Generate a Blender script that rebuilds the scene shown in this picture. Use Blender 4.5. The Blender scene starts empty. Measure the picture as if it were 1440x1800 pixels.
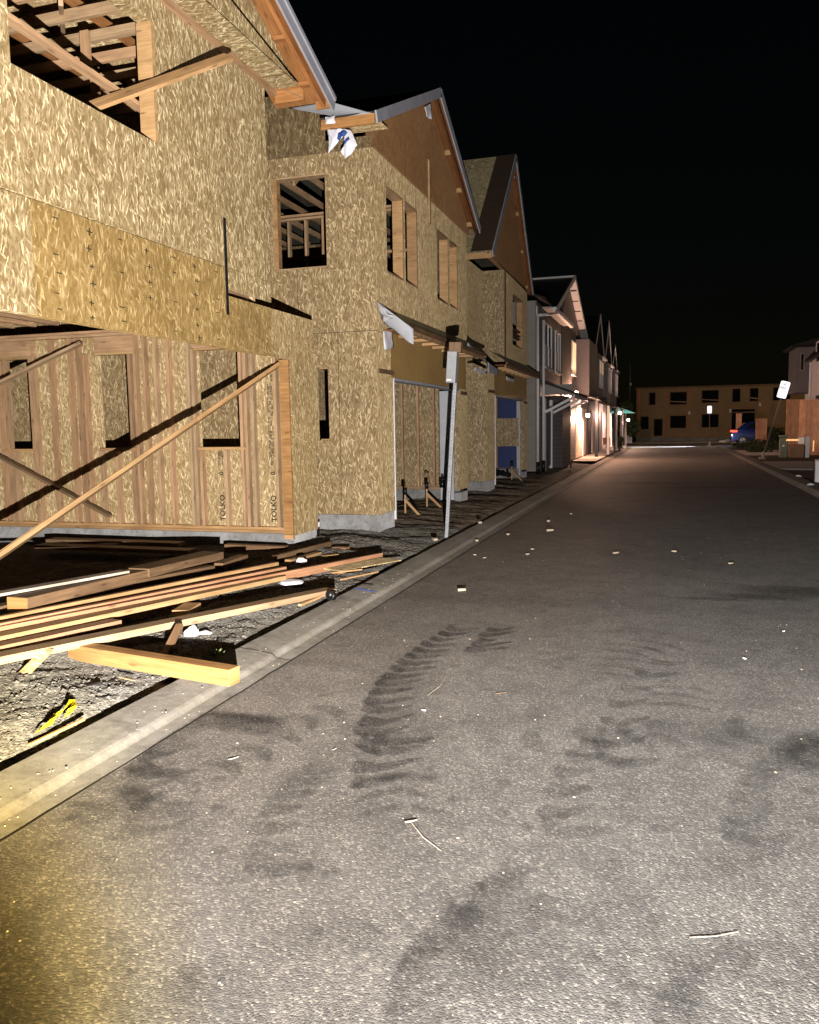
import bpy, bmesh, math, random
from mathutils import Vector, Matrix, noise
random.seed(11)
rnd = random.random
def ru(a, b): return a + (b - a) * rnd()
sc = bpy.context.scene
col = sc.collection
R_ = math.radians

# ------------------------------------------------------------------ camera
F = 1440.0; CX, CY = 720.0, 900.0; H = 1.6
fa = Vector((1178 - CX, 746 - CY, F)).normalized()
k_ = .016
dn = Vector((k_, 1, -(fa.x * k_ + fa.y) / fa.z)).normalized()
rt = dn.cross(fa)
ROWS = (rt, fa, -dn)                    # world X, Y, Z seen from the camera
CAM = Vector((0, 0, H))
def ray(px, py):
    c = Vector((px - CX, py - CY, F)); return Vector([r.dot(c) for r in ROWS])
def at_x(px, py, x): r = ray(px, py); return CAM + r * (x / r.x)
def at_y(px, py, y): r = ray(px, py); return CAM + r * (y / r.y)
def at_z(px, py, z): r = ray(px, py); return CAM + r * ((z - H) / r.z)
cd = bpy.data.cameras.new('camera'); cam = bpy.data.objects.new('camera', cd); col.objects.link(cam)
right = Vector((ROWS[0].x, ROWS[1].x, ROWS[2].x)); down = Vector((ROWS[0].y, ROWS[1].y, ROWS[2].y)); fwd = Vector((ROWS[0].z, ROWS[1].z, ROWS[2].z))
m = Matrix.Identity(4)
for i in range(3): m[i][0] = right[i]; m[i][1] = -down[i]; m[i][2] = -fwd[i]; m[i][3] = CAM[i]
cam.matrix_world = m
cd.sensor_fit = 'HORIZONTAL'; cd.sensor_width = 36; cd.lens = 36; cd.clip_end = 2000; cd.clip_start = .05
sc.camera = cam

# ------------------------------------------------------------------ node helpers
class NT:
    def __init__(s, tree): s.t = tree; s.n = tree.nodes; s.l = tree.links
    def new(s, typ, **kw):
        n = s.n.new(typ)
        for k, v in kw.items(): setattr(n, k, v)
        return n
    def link(s, a, b): s.l.new(a, b)
    def inp(s, sock, v):
        if hasattr(v, 'is_output') or isinstance(v, bpy.types.NodeSocket): s.l.new(v, sock)
        else: sock.default_value = v
    def math(s, op, a, b=0.0, c=None, clamp=False):
        n = s.new('ShaderNodeMath', operation=op, use_clamp=clamp); s.inp(n.inputs[0], a); s.inp(n.inputs[1], b)
        if c is not None: s.inp(n.inputs[2], c)
        return n.outputs[0]
    def mixc(s, f, a, b, mode='MIX'):
        n = s.new('ShaderNodeMix', data_type='RGBA', blend_type=mode); s.inp(n.inputs[0], f)
        for k, v in ((6, a), (7, b)):
            if isinstance(v, tuple): n.inputs[k].default_value = (v[0], v[1], v[2], 1)
            else: s.l.new(v, n.inputs[k])
        return n.outputs[2]
    def ramp(s, f, stops):
        n = s.new('ShaderNodeValToRGB'); s.inp(n.inputs[0], f); e = n.color_ramp.elements
        while len(e) < len(stops): e.new(.5)
        for i, (p, c) in enumerate(stops): e[i].position = p; e[i].color = (c[0], c[1], c[2], 1)
        return n.outputs[0]
    def noise(s, vec, scale, detail=3, rough=.55, dist=0):
        n = s.new('ShaderNodeTexNoise'); s.l.new(vec, n.inputs['Vector']); n.inputs['Scale'].default_value = scale
        n.inputs['Detail'].default_value = detail; n.inputs['Roughness'].default_value = rough; n.inputs['Distortion'].default_value = dist
        return n.outputs['Fac']
    def vscale(s, vec, sx, sy, sz=1, rot=0, loc=(0, 0, 0)):
        if rot:
            r = s.new('ShaderNodeVectorRotate', rotation_type='Z_AXIS'); s.l.new(vec, r.inputs['Vector']); r.inputs['Angle'].default_value = rot; vec = r.outputs[0]
        n = s.new('ShaderNodeMapping'); s.l.new(vec, n.inputs[0]); n.inputs['Scale'].default_value = (sx, sy, sz); n.inputs['Location'].default_value = loc
        return n.outputs[0]
    def uv(s): return s.new('ShaderNodeUVMap', uv_map='UVMap').outputs[0]
    def obj(s): return s.new('ShaderNodeTexCoord').outputs['Object']
    def pos(s): return s.new('ShaderNodeNewGeometry').outputs['Position']
    def rand(s): return s.new('ShaderNodeObjectInfo').outputs['Random']
    def bump(s, h, strength=.3, dist=.01):
        n = s.new('ShaderNodeBump'); s.l.new(h, n.inputs['Height']); n.inputs['Strength'].default_value = strength; n.inputs['Distance'].default_value = dist
        return n.outputs[0]
def mat(name):
    M = bpy.data.materials.new(name); M.use_nodes = True; t = NT(M.node_tree)
    b = t.n['Principled BSDF']; return M, t, b
def setp(t, b, color=None, rough=.6, normal=None, metal=0, spec=.3, **kw):
    if color is not None:
        if isinstance(color, tuple): b.inputs['Base Color'].default_value = (*color, 1)
        else: t.link(color, b.inputs['Base Color'])
    t.inp(b.inputs['Roughness'], rough); b.inputs['Metallic'].default_value = metal; b.inputs['Specular IOR Level'].default_value = spec
    if normal is not None: t.link(normal, b.inputs['Normal'])
    for k, v in kw.items(): t.inp(b.inputs[k.replace('_', ' ')], v)

def osb(name, dark, mid, light, seams=None, soft=0.0, sz=1.0):
    sz *= 1.6; dark = tuple(a * .5 + b2 * .5 for a, b2 in zip(dark, mid))
    M, t, b = mat(name); uv = t.uv()
    dist = t.noise(uv, 9, 2)
    dv = t.new('ShaderNodeVectorMath', operation='ADD'); t.link(uv, dv.inputs[0])
    dm = t.new('ShaderNodeVectorMath', operation='SCALE'); t.link(t.new('ShaderNodeTexNoise').outputs['Color'], dm.inputs[0])
    nz = dm.inputs[0].links[0].from_node; t.link(uv, nz.inputs['Vector']); nz.inputs['Scale'].default_value = 14; nz.inputs['Detail'].default_value = 2
    dm.inputs['Scale'].default_value = .034; t.link(dm.outputs[0], dv.inputs[1]); v = dv.outputs[0]
    stops = [(0, dark), (.16, tuple((a * .35 + c * .65) for a, c in zip(dark, mid))), (.45, mid), (.78, tuple(a * .78 + c * .22 for a, c in zip(mid, light))), (.93, tuple((a + c) / 2 for a, c in zip(mid, light))), (1, light)]
    c = None; h = None
    for i, (ang, sx, sy, thr) in enumerate(((1.25, 17, 8, 0), (-1.05, 22, 7, .35), (.7, 34, 12, .45), (-.55, 24, 6.5, .5), (.12, 40, 8, .5), (-.95, 38, 11, .86), (-.2, 42, 7.5, .80), (.24, 54, 8, .83))):
        vo = t.new('ShaderNodeTexVoronoi', voronoi_dimensions='2D', feature='F1'); vo.inputs['Randomness'].default_value = 1
        t.link(t.vscale(v, sx * sz, sy * sz, 1, ang, (i * 3.7, i * 1.3, 0)), vo.inputs['Vector']); vo.inputs['Scale'].default_value = 1
        sp = t.new('ShaderNodeSeparateColor'); t.link(vo.outputs['Color'], sp.inputs[0])
        g = sp.outputs[1]
        edge = t.math('MULTIPLY', vo.outputs['Distance'], -.35)
        if i >= 5: g = t.math('ADD', t.math('MULTIPLY', g, .42), .76)
        lc = t.ramp(t.math('ADD', g, edge), stops)
        if c is None: c, h = lc, g
        else:
            msk = t.math('GREATER_THAN', sp.outputs[0], thr); c = t.mixc(msk, c, lc)
            hm = t.new('ShaderNodeMix'); t.link(msk, hm.inputs[0]); t.link(h, hm.inputs[2]); t.link(g, hm.inputs[3]); h = hm.outputs[0]
    if soft: c = t.mixc(soft, c, mid)
    fine = t.noise(t.vscale(uv, 160, 22), 1, 3)
    c = t.mixc(.22, c, t.ramp(fine, [(.25, (.55, .5, .45)), (.7, (1.1, 1.1, 1.1))]), 'MULTIPLY')
    big = t.noise(uv, 1.1, 3); c = t.mixc(.5, c, t.ramp(big, [(.3, (.72, .7, .66)), (.7, (1.1, 1.1, 1.1))]), 'MULTIPLY')
    sm = t.noise(uv, 26, 2); c = t.mixc(t.ramp(sm, [(.70, (0, 0, 0)), (.75, (.5, .5, .5))]), c, tuple(x * .5 for x in dark))
    if seams:
        w, hh, ou, ov, offs = seams
        br = t.new('ShaderNodeTexBrick', offset=offs, offset_frequency=2); t.link(t.vscale(uv, 1, 1, 1, 0, (ou, ov, 0)), br.inputs['Vector'])
        br.inputs['Scale'].default_value = 1; br.inputs['Mortar Size'].default_value = .0045; br.inputs['Mortar Smooth'].default_value = .3
        br.inputs['Brick Width'].default_value = w; br.inputs['Row Height'].default_value = hh
        c = t.mixc(br.outputs['Fac'], c, tuple(x * .16 for x in mid))
    nu = t.math('ABSOLUTE', t.math('SUBTRACT', t.math('FRACT', t.math('DIVIDE', t.new('ShaderNodeSeparateXYZ').outputs[0], .406)), .5))
    sxyz = nu.node.inputs[0].links[0].from_node.inputs[0].links[0].from_node.inputs[0].links[0].from_node.inputs[0].links[0].from_node; t.link(uv, sxyz.inputs[0])
    nv = t.math('ABSOLUTE', t.math('SUBTRACT', t.math('FRACT', t.math('DIVIDE', sxyz.outputs[1], .19)), .5))
    nail = t.math('MULTIPLY', t.math('LESS_THAN', nu, .012), t.math('LESS_THAN', nv, .028)); c = t.mixc(t.math('MULTIPLY', nail, .6), c, (.05, .035, .02))
    setp(t, b, c, .55, t.bump(h, .25, .004), spec=.35, Diffuse_Roughness=1.0)
    return M
def lumber(name, c1, c2, rough=.6, knots=True, varied=True):
    M, t, b = mat(name); uv = t.uv()
    off = t.new('ShaderNodeVectorMath', operation='ADD'); t.link(uv, off.inputs[0])
    cb = t.new('ShaderNodeCombineXYZ'); rr = t.rand(); t.link(t.math('MULTIPLY', rr, 37), cb.inputs[0]); t.link(t.math('MULTIPLY', rr, 11), cb.inputs[1]); t.link(cb.outputs[0], off.inputs[1])
    v = off.outputs[0]
    g1 = t.noise(t.vscale(v, 1.6, 42), 1, 4, .6, .6); g2 = t.noise(t.vscale(v, 4, 150), 1, 2)
    g = t.math('ADD', t.math('MULTIPLY', g1, .7), t.math('MULTIPLY', g2, .3))
    c = t.ramp(g, [(.32, c1), (.5, tuple((a + q) / 2 for a, q in zip(c1, c2))), (.66, c2)])
    blot = t.noise(t.vscale(v, 2.5, 7), 1, 3); c = t.mixc(.55, c, t.ramp(blot, [(.3, (.5, .45, .41)), (.62, (1.1, 1.07, 1.04))]), 'MULTIPLY')
    if varied: c = t.mixc(.8, c, t.ramp(rr, [(0, (.62, .56, .52)), (.3, (1.08, .93, .82)), (.55, (.8, .82, .8)), (.8, (1.15, 1.0, .9)), (1, (1.0, 1.06, 1.02))]), 'MULTIPLY')
    if knots:
        vo = t.new('ShaderNodeTexVoronoi', voronoi_dimensions='2D', feature='F1'); t.link(t.vscale(v, 1.7, 6), vo.inputs['Vector']); vo.inputs['Scale'].default_value = 1
        kf = t.ramp(vo.outputs['Distance'], [(.03, (.6, .6, .6)), (.09, (0, 0, 0))]); c = t.mixc(kf, c, tuple(x * .28 for x in c1))
    setp(t, b, c, rough, t.bump(g, .15, .003), spec=.3); return M
def plain(name, c, rough=.6, metal=0, var=.25, scale=6, spec=.3, bump=.08, emit=None, es=0):
    M, t, b = mat(name); o = t.obj(); n = t.noise(o, scale, 5)
    c2 = t.mixc(1.0, c, t.ramp(n, [(.3, (1 - var,) * 3), (.7, (1 + var * .4,) * 3)]), 'MULTIPLY')
    setp(t, b, c2, rough, t.bump(t.noise(o, scale * 8, 3), bump, .004), metal, spec)
    if emit: b.inputs['Emission Color'].default_value = (*emit, 1); b.inputs['Emission Strength'].default_value = es
    return M

A = {}
A['osb'] = osb('osb_sheathing', (.145, .094, .041), (.275, .192, .093), (.66, .54, .335), (1.22, 2.63, .3, -.36, .5))
A['osb1'] = osb('osb_sheathing_front', (.105, .069, .030), (.190, .134, .063), (.53, .44, .275), (2.44, 3.0, .77, -.37, 0))
A['osbpier'] = osb('osb_pier', (.125, .078, .032), (.22, .15, .066), (.50, .40, .24), None)
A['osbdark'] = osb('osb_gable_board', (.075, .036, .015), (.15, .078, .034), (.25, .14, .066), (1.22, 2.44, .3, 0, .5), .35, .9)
A['osbpanel'] = osb('osb_dark_panel', (.05, .033, .016), (.14, .095, .045), (.33, .25, .14), None, 0, .75)  # chipboard in a darker tone all over
A['osbin'] = osb('osb_inner_face', (.19, .124, .055), (.36, .257, .127), (.74, .61, .385), None)
A['osbfar'] = osb('osb_far', (.15, .09, .035), (.27, .175, .075), (.45, .31, .15), (1.22, 2.44, .1, 0, .5), .5)
A['header'] = osb('strand_beam', (.10, .058, .018), (.178, .114, .040), (.42, .31, .15), None, .2, .9)
A['header2'] = osb('strand_beam_far', (.085, .05, .016), (.155, .095, .033), (.24, .16, .07), None, .6)
A['stud'] = lumber('stud_lumber', (.35, .235, .14), (.55, .39, .245))
A['fir'] = lumber('orange_fir', (.32, .155, .055), (.52, .29, .115))
A['pine'] = lumber('pale_pine', (.36, .225, .105), (.56, .38, .20))
A['brownwood'] = lumber('weathered_brown_lumber', (.13, .082, .046), (.26, .17, .10))
A['pinkwood'] = lumber('pink_fir', (.33, .17, .10), (.50, .30, .18))
A['greyboard'] = lumber('weathered_white_board', (.42, .38, .33), (.68, .63, .56))
A['rafter'] = lumber('rafter_stain', (.30, .13, .045), (.46, .22, .085))
A['rafter2'] = lumber('dark_rafter', (.12, .05, .02), (.22, .10, .04))
A['fascia'] = plain('primed_fascia', (.36, .36, .41), .55, 0, .18, 3)
A['wrap'] = plain('house_wrap', (.80, .79, .86), .5, 0, .1, 3)
A['membrane'] = plain('grey_membrane', (.42, .43, .47), .6, 0, .15, 3)
A['blueink'] = plain('blue_print', (.03, .08, .28), .6)
A['galv'] = plain('galvanised_steel', (.36, .37, .39), .45, .5, .25, 12)
A['strap'] = plain('dark_steel_strap', (.035, .035, .038), .5, .6)
A['black'] = plain('black_plastic', (.012, .012, .013), .45)
A['boxgrey'] = plain('grey_meter_box', (.33, .34, .36), .5, .2)
A['label'] = plain('white_sticker', (.85, .85, .85), .4)
A['tarp'] = plain('blue_tarp', (.005, .02, .115), .5, 0, .35, 2.2, bump=.4)
A['roof'] = plain('roof_felt', (.045, .042, .03), .8, 0, .35, 5, bump=.4)
A['roofsheath'] = osb('roof_sheathing', (.08, .065, .035), (.19, .16, .09), (.40, .34, .21), (2.44, 1.22, 0, 0, .5), .2, .8)
A['dirtfloor'] = plain('dirt_floor', (.11, .085, .06), .95, 0, .4, 5, bump=.6)
A['whitetrim'] = plain('white_trim', (.72, .70, .72), .45, 0, .08, 4)
A['taupe'] = plain('taupe_siding', (.26, .23, .21), .65, 0, .12, 3)
A['darkglass'] = plain('dark_window_glass', (.008, .009, .012), .08, 0, .1, 2, spec=.5, bump=0)
A['tape'] = plain('yellow_tape', (.80, .68, .02), .4, 0, .1, 6)
A['trash'] = plain('white_litter', (.82, .82, .86), .55, 0, .1, 8)
A['abs'] = plain('black_pipe', (.010, .010, .011), .35)
A['rubber'] = plain('tyre_rubber', (.015, .015, .015), .8)
A['rim'] = plain('alloy_rim', (.55, .56, .58), .3, .8)
A['carblue'] = plain('blue_car_paint', (.003, .013, .085), .25, .2, .1, 2, spec=.6, bump=0)
A['taillight'] = plain('tail_light', (.5, .02, .02), .3, emit=(1, .08, .04), es=2.2)
A['revlight'] = plain('reverse_light', (.9, .9, .95), .3, emit=(.9, .95, 1), es=5)
A['cedar'] = lumber('cedar_fence', (.50, .26, .15), (.70, .42, .27))
A['white_siding'] = plain('white_siding', (.78, .74, .78), .6, 0, .1, 2)
A['boxgreen'] = plain('utility_green', (.13, .16, .11), .5)
A['signpost'] = plain('sign_post_steel', (.12, .075, .06), .6, .3)
A['leaf'] = plain('dark_foliage', (.045, .06, .022), .7, 0, .5, 3)
A['grassy'] = plain('weed_green', (.13, .16, .05), .7, 0, .4, 8)
A['bark'] = plain('bark', (.09, .065, .045), .9, 0, .4, 8)
A['warmlit'] = plain('lit_curtain', (.9, .7, .4), .8, emit=(1, .62, .25), es=.9)
A['lampglow'] = plain('lamp_glass', (1, .9, .8), .3, emit=(1, .72, .48), es=40)
A['teal'] = plain('glowing_teal_cloth', (.2, .55, .5), .7, emit=(.25, .8, .7), es=.45)  # emission stands in for light falling on the cloth
A['cream'] = plain('cream_door_panel', (.62, .52, .42), .6, 0, .12, 3)
A['pinkdoor'] = plain('pale_door_panel', (.60, .50, .50), .6, 0, .12, 3)
A['doorgrey'] = plain('grey_blue_door', (.16, .18, .22), .5, 0, .15, 2)
A['slate'] = plain('slate_siding', (.16, .14, .15), .6, 0, .12, 3)
A['brownfelt'] = plain('brown_felt', (.06, .035, .022), .9, 0, .2, 4)
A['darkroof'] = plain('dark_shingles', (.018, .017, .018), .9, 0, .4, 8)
A['ink'] = plain('black_ink', (.035, .028, .02), .7)
A['reddish'] = plain('red_hardware', (.35, .03, .03), .5)
A['bluepaint'] = plain('blue_chalk', (.04, .08, .40), .8)
A['twig'] = plain('dry_straw', (.62, .54, .42), .8, 0, .3, 20)
A['chip'] = plain('wood_chip', (.46, .38, .28), .7, 0, .3, 20)

def clapboard(name, c, step=.16):
    M, t, b = mat(name); p = t.pos(); sp = t.new('ShaderNodeSeparateXYZ'); t.link(p, sp.inputs[0])
    fr = t.math('FRACT', t.math('DIVIDE', sp.outputs[2], step))
    cc = t.mixc(t.math('LESS_THAN', fr, .1), c, tuple(x * .35 for x in c))
    n = t.noise(t.obj(), 4, 4); cc = t.mixc(1, cc, t.ramp(n, [(.3, (.8, .8, .8)), (.7, (1.05, 1.05, 1.05))]), 'MULTIPLY')
    setp(t, b, cc, .6, t.bump(t.math('SUBTRACT', 1.0, fr), .8, .02)); return M
A['clap'] = clapboard('dark_clapboard', (.075, .058, .058))
A['claptan'] = clapboard('taupe_clapboard', (.24, .20, .18), .18)
def board_batten(name, c, step=.3):
    M, t, b = mat(name); uv = t.uv(); sp = t.new('ShaderNodeSeparateXYZ'); t.link(uv, sp.inputs[0])
    fr = t.math('FRACT', t.math('DIVIDE', sp.outputs[0], step))
    f = t.math('LESS_THAN', t.math('ABSOLUTE', t.math('SUBTRACT', fr, .5)), .1)
    cc = t.mixc(f, c, tuple(x * 1.25 for x in c)); setp(t, b, cc, .6, t.bump(f, .9, .02)); return M
A['batten'] = board_batten('grey_board_and_batten', (.27, .255, .26))
A['shingle'] = clapboard('shingle_roof_courses', (.03, .027, .026), .09)

def concrete(name, c, dusty, scale=1.0):
    M, t, b = mat(name); p = t.pos(); n1 = t.noise(p, 1.3 * scale, 5); n2 = t.noise(p, 18 * scale, 4); n3 = t.noise(p, 240, 2)
    cc = t.mixc(t.ramp(n1, [(.35, (0, 0, 0)), (.65, (1, 1, 1))]), c, dusty)
    cc = t.mixc(.7, cc, t.ramp(n2, [(.3, (.72, .71, .69)), (.7, (1.1, 1.1, 1.1))]), 'MULTIPLY')
    cc = t.mixc(.6, cc, t.ramp(n3, [(.3, (.65, .65, .65)), (.7, (1.2, 1.2, 1.2))]), 'MULTIPLY')
    n4 = t.noise(p, 5.5 * scale, 6, .7); cc = t.mixc(t.ramp(n4, [(.5, (0, 0, 0)), (.68, (.75, .75, .75))]), cc, tuple(q * .55 for q in dusty))
    h = t.math('ADD', t.math('MULTIPLY', n2, .5), t.math('MULTIPLY', n3, .4))
    setp(t, b, cc, .85, t.bump(h, .5, .008), spec=.2, Diffuse_Roughness=1.0); return M
A['kerb'] = concrete('dusty_concrete_kerb', (.138, .126, .109), (.104, .091, .075))
A['found'] = concrete('grey_foundation_concrete', (.36, .36, .37), (.24, .235, .23), 2.5)
A['path'] = concrete('path_concrete', (.40, .36, .32), (.33, .29, .26))

def asphalt():
    M, t, b = mat('dusty_asphalt'); p = t.pos(); sp = t.new('ShaderNodeSeparateXYZ'); t.link(p, sp.inputs[0])
    n1 = t.noise(p, .55, 6, .62, .6); n2 = t.noise(p, 3.0, 5, .65, .8); st = t.noise(t.vscale(p, 1.1, .35), 1, 5, .6)
    base = t.ramp(n1, [(.32, (.106, .103, .100)), (.5, (.124, .120, .116)), (.68, (.142, .137, .132))])
    dust = t.math('MULTIPLY', t.math('MULTIPLY_ADD', sp.outputs[0], -.40, -.05, clamp=True), t.math('MULTIPLY_ADD', st, .7, .45))   # dustier beside the left kerb
    base = t.mixc(t.math('MINIMUM', dust, 1.0), base, (.165, .140, .118))
    base = t.mixc(.6, base, t.ramp(n2, [(.36, (.62, .62, .63)), (.55, (1, 1, 1)), (.7, (1.16, 1.15, 1.13))]), 'MULTIPLY')
    # aggregate
    vo = t.new('ShaderNodeTexVoronoi', feature='F1', voronoi_dimensions='2D'); t.link(p, vo.inputs['Vector']); vo.inputs['Scale'].default_value = 120
    vs = t.new('ShaderNodeSeparateColor'); t.link(vo.outputs['Color'], vs.inputs[0])
    agg = t.ramp(vs.outputs[0], [(0, (.52, .52, .53)), (.55, (.85, .85, .85)), (.8, (1.12, 1.11, 1.1)), (.92, (1.5, 1.48, 1.42)), (1, (2.3, 2.25, 2.1))])
    base = t.mixc(.85, base, agg, 'MULTIPLY')
    n3 = t.noise(p, 420, 2); base = t.mixc(.55, base, t.ramp(n3, [(.3, (.68, .68, .68)), (.7, (1.25, 1.25, 1.25))]), 'MULTIPLY')
    spots = t.new('ShaderNodeTexVoronoi', feature='F1', voronoi_dimensions='2D'); t.link(p, spots.inputs['Vector']); spots.inputs['Scale'].default_value = 3.1
    ss = t.new('ShaderNodeSeparateColor'); t.link(spots.outputs['Color'], ss.inputs[0])
    sm = t.math('MULTIPLY', t.math('LESS_THAN', t.math('ADD', spots.outputs['Distance'], t.math('MULTIPLY', n2, .1)), .16), t.math('GREATER_THAN', ss.outputs[0], .72))
    base = t.mixc(t.math('MULTIPLY', sm, .45), base, (.05, .045, .042))
    h = t.math('ADD', t.math('MULTIPLY', t.math('SUBTRACT', 1.0, vo.outputs['Distance']), .8), t.math('MULTIPLY', t.noise(p, 190, 3), 1.0))
    setp(t, b, base, .75, t.bump(h, .48, .006), spec=.2, Diffuse_Roughness=.25, Sheen_Weight=.03, Sheen_Roughness=.5)
    b.inputs['Sheen Tint'].default_value = (1, .9, .8, 1)
    return M
A['asphalt'] = asphalt()
def gravel(name, c, s=60):
    M, t, b = mat(name); p = t.pos()
    vo = t.new('ShaderNodeTexVoronoi', feature='F1'); t.link(p, vo.inputs['Vector']); vo.inputs['Scale'].default_value = s
    vs = t.new('ShaderNodeSeparateColor'); t.link(vo.outputs['Color'], vs.inputs[0])
    n = t.noise(p, 1.6, 5); n2 = t.noise(p, 60, 3)
    cc = t.mixc(1, c, t.ramp(vs.outputs[0], [(0, (.6, .58, .56)), (.5, (.95, .95, .93)), (.85, (1.3, 1.3, 1.3)), (1, (1.8, 1.8, 1.8))]), 'MULTIPLY')
    cc = t.mixc(.7, cc, t.ramp(n, [(.35, (.7, .62, .52)), (.65, (1.1, 1.1, 1.1))]), 'MULTIPLY')
    h = t.math('ADD', t.math('MULTIPLY', t.math('SUBTRACT', 1.0, vo.outputs['Distance']), .9), t.math('MULTIPLY', n2, .5))
    setp(t, b, cc, .95, t.bump(h, .6, .012), spec=.15, Diffuse_Roughness=1.0); return M
A['gravel'] = gravel('grey_gravel', (.125, .118, .107)); A['dirt'] = gravel('brown_dirt', (.10, .078, .058), 14); A['mulch'] = gravel('dark_mulch', (.05, .038, .03), 18)
def dark_mark():
    M, t, b = mat('tyre_mark'); uv = t.uv(); p = t.pos(); sp = t.new('ShaderNodeSeparateXYZ'); t.link(uv, sp.inputs[0])
    def tri(s): return t.math('SUBTRACT', 1.0, t.math('ABSOLUTE', t.math('MULTIPLY_ADD', s, 2.0, -1.0)))
    def sq(s): q = t.math('MULTIPLY_ADD', s, 2.0, -1.0); return t.math('MULTIPLY', q, q)
    e = t.math('MULTIPLY', t.math('SUBTRACT', 1.0, t.math('ADD', sq(sp.outputs[0]), sq(sp.outputs[1]))), 1.15, clamp=True)
    n = t.math('MULTIPLY_ADD', t.noise(p, 11, 4, .7), 2.4, -.45, clamp=True); n2 = t.math('MULTIPLY_ADD', t.noise(p, 150, 2), 3.4, -1.05, clamp=True)
    al = t.math('MULTIPLY', t.math('MULTIPLY', e, n), n2)
    at = t.new('ShaderNodeAttribute', attribute_name='wear', attribute_type='OBJECT')
    al = t.math('MULTIPLY', al, at.outputs['Fac'])
    setp(t, b, (.032, .030, .030), .8, None, spec=.2, Alpha=al); return M
A['mark'] = dark_mark()
def tread_mark():
    M, t, b = mat('tread_print'); uv = t.uv(); p = t.pos(); sp = t.new('ShaderNodeSeparateXYZ'); t.link(uv, sp.inputs[0])
    def sq(s): q = t.math('MULTIPLY_ADD', s, 2.0, -1.0); return t.math('MULTIPLY', q, q)
    u4 = sq(sp.outputs[0]); u4 = t.math('MULTIPLY', u4, u4); v2 = sq(sp.outputs[1]); v4 = t.math('MULTIPLY', v2, v2)
    wob = t.math('MULTIPLY_ADD', t.noise(p, 26, 4, .7), 1.3, -.65)
    e = t.math('MULTIPLY', t.math('ADD', t.math('SUBTRACT', 1.0, t.math('ADD', u4, v4)), wob), 2.2, clamp=True)
    n = t.math('MULTIPLY_ADD', t.noise(p, 7, 3), 2.0, -.35, clamp=True); n2 = t.math('MULTIPLY_ADD', t.noise(p, 130, 2), 3.4, -.95, clamp=True)
    at = t.new('ShaderNodeAttribute', attribute_name='wear', attribute_type='OBJECT')
    al = t.math('MULTIPLY', t.math('MULTIPLY', t.math('MULTIPLY', e, n), n2), at.outputs['Fac'])
    setp(t, b, (.036, .034, .034), .8, None, spec=.2, Alpha=al); return M
A['tread'] = tread_mark()

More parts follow.
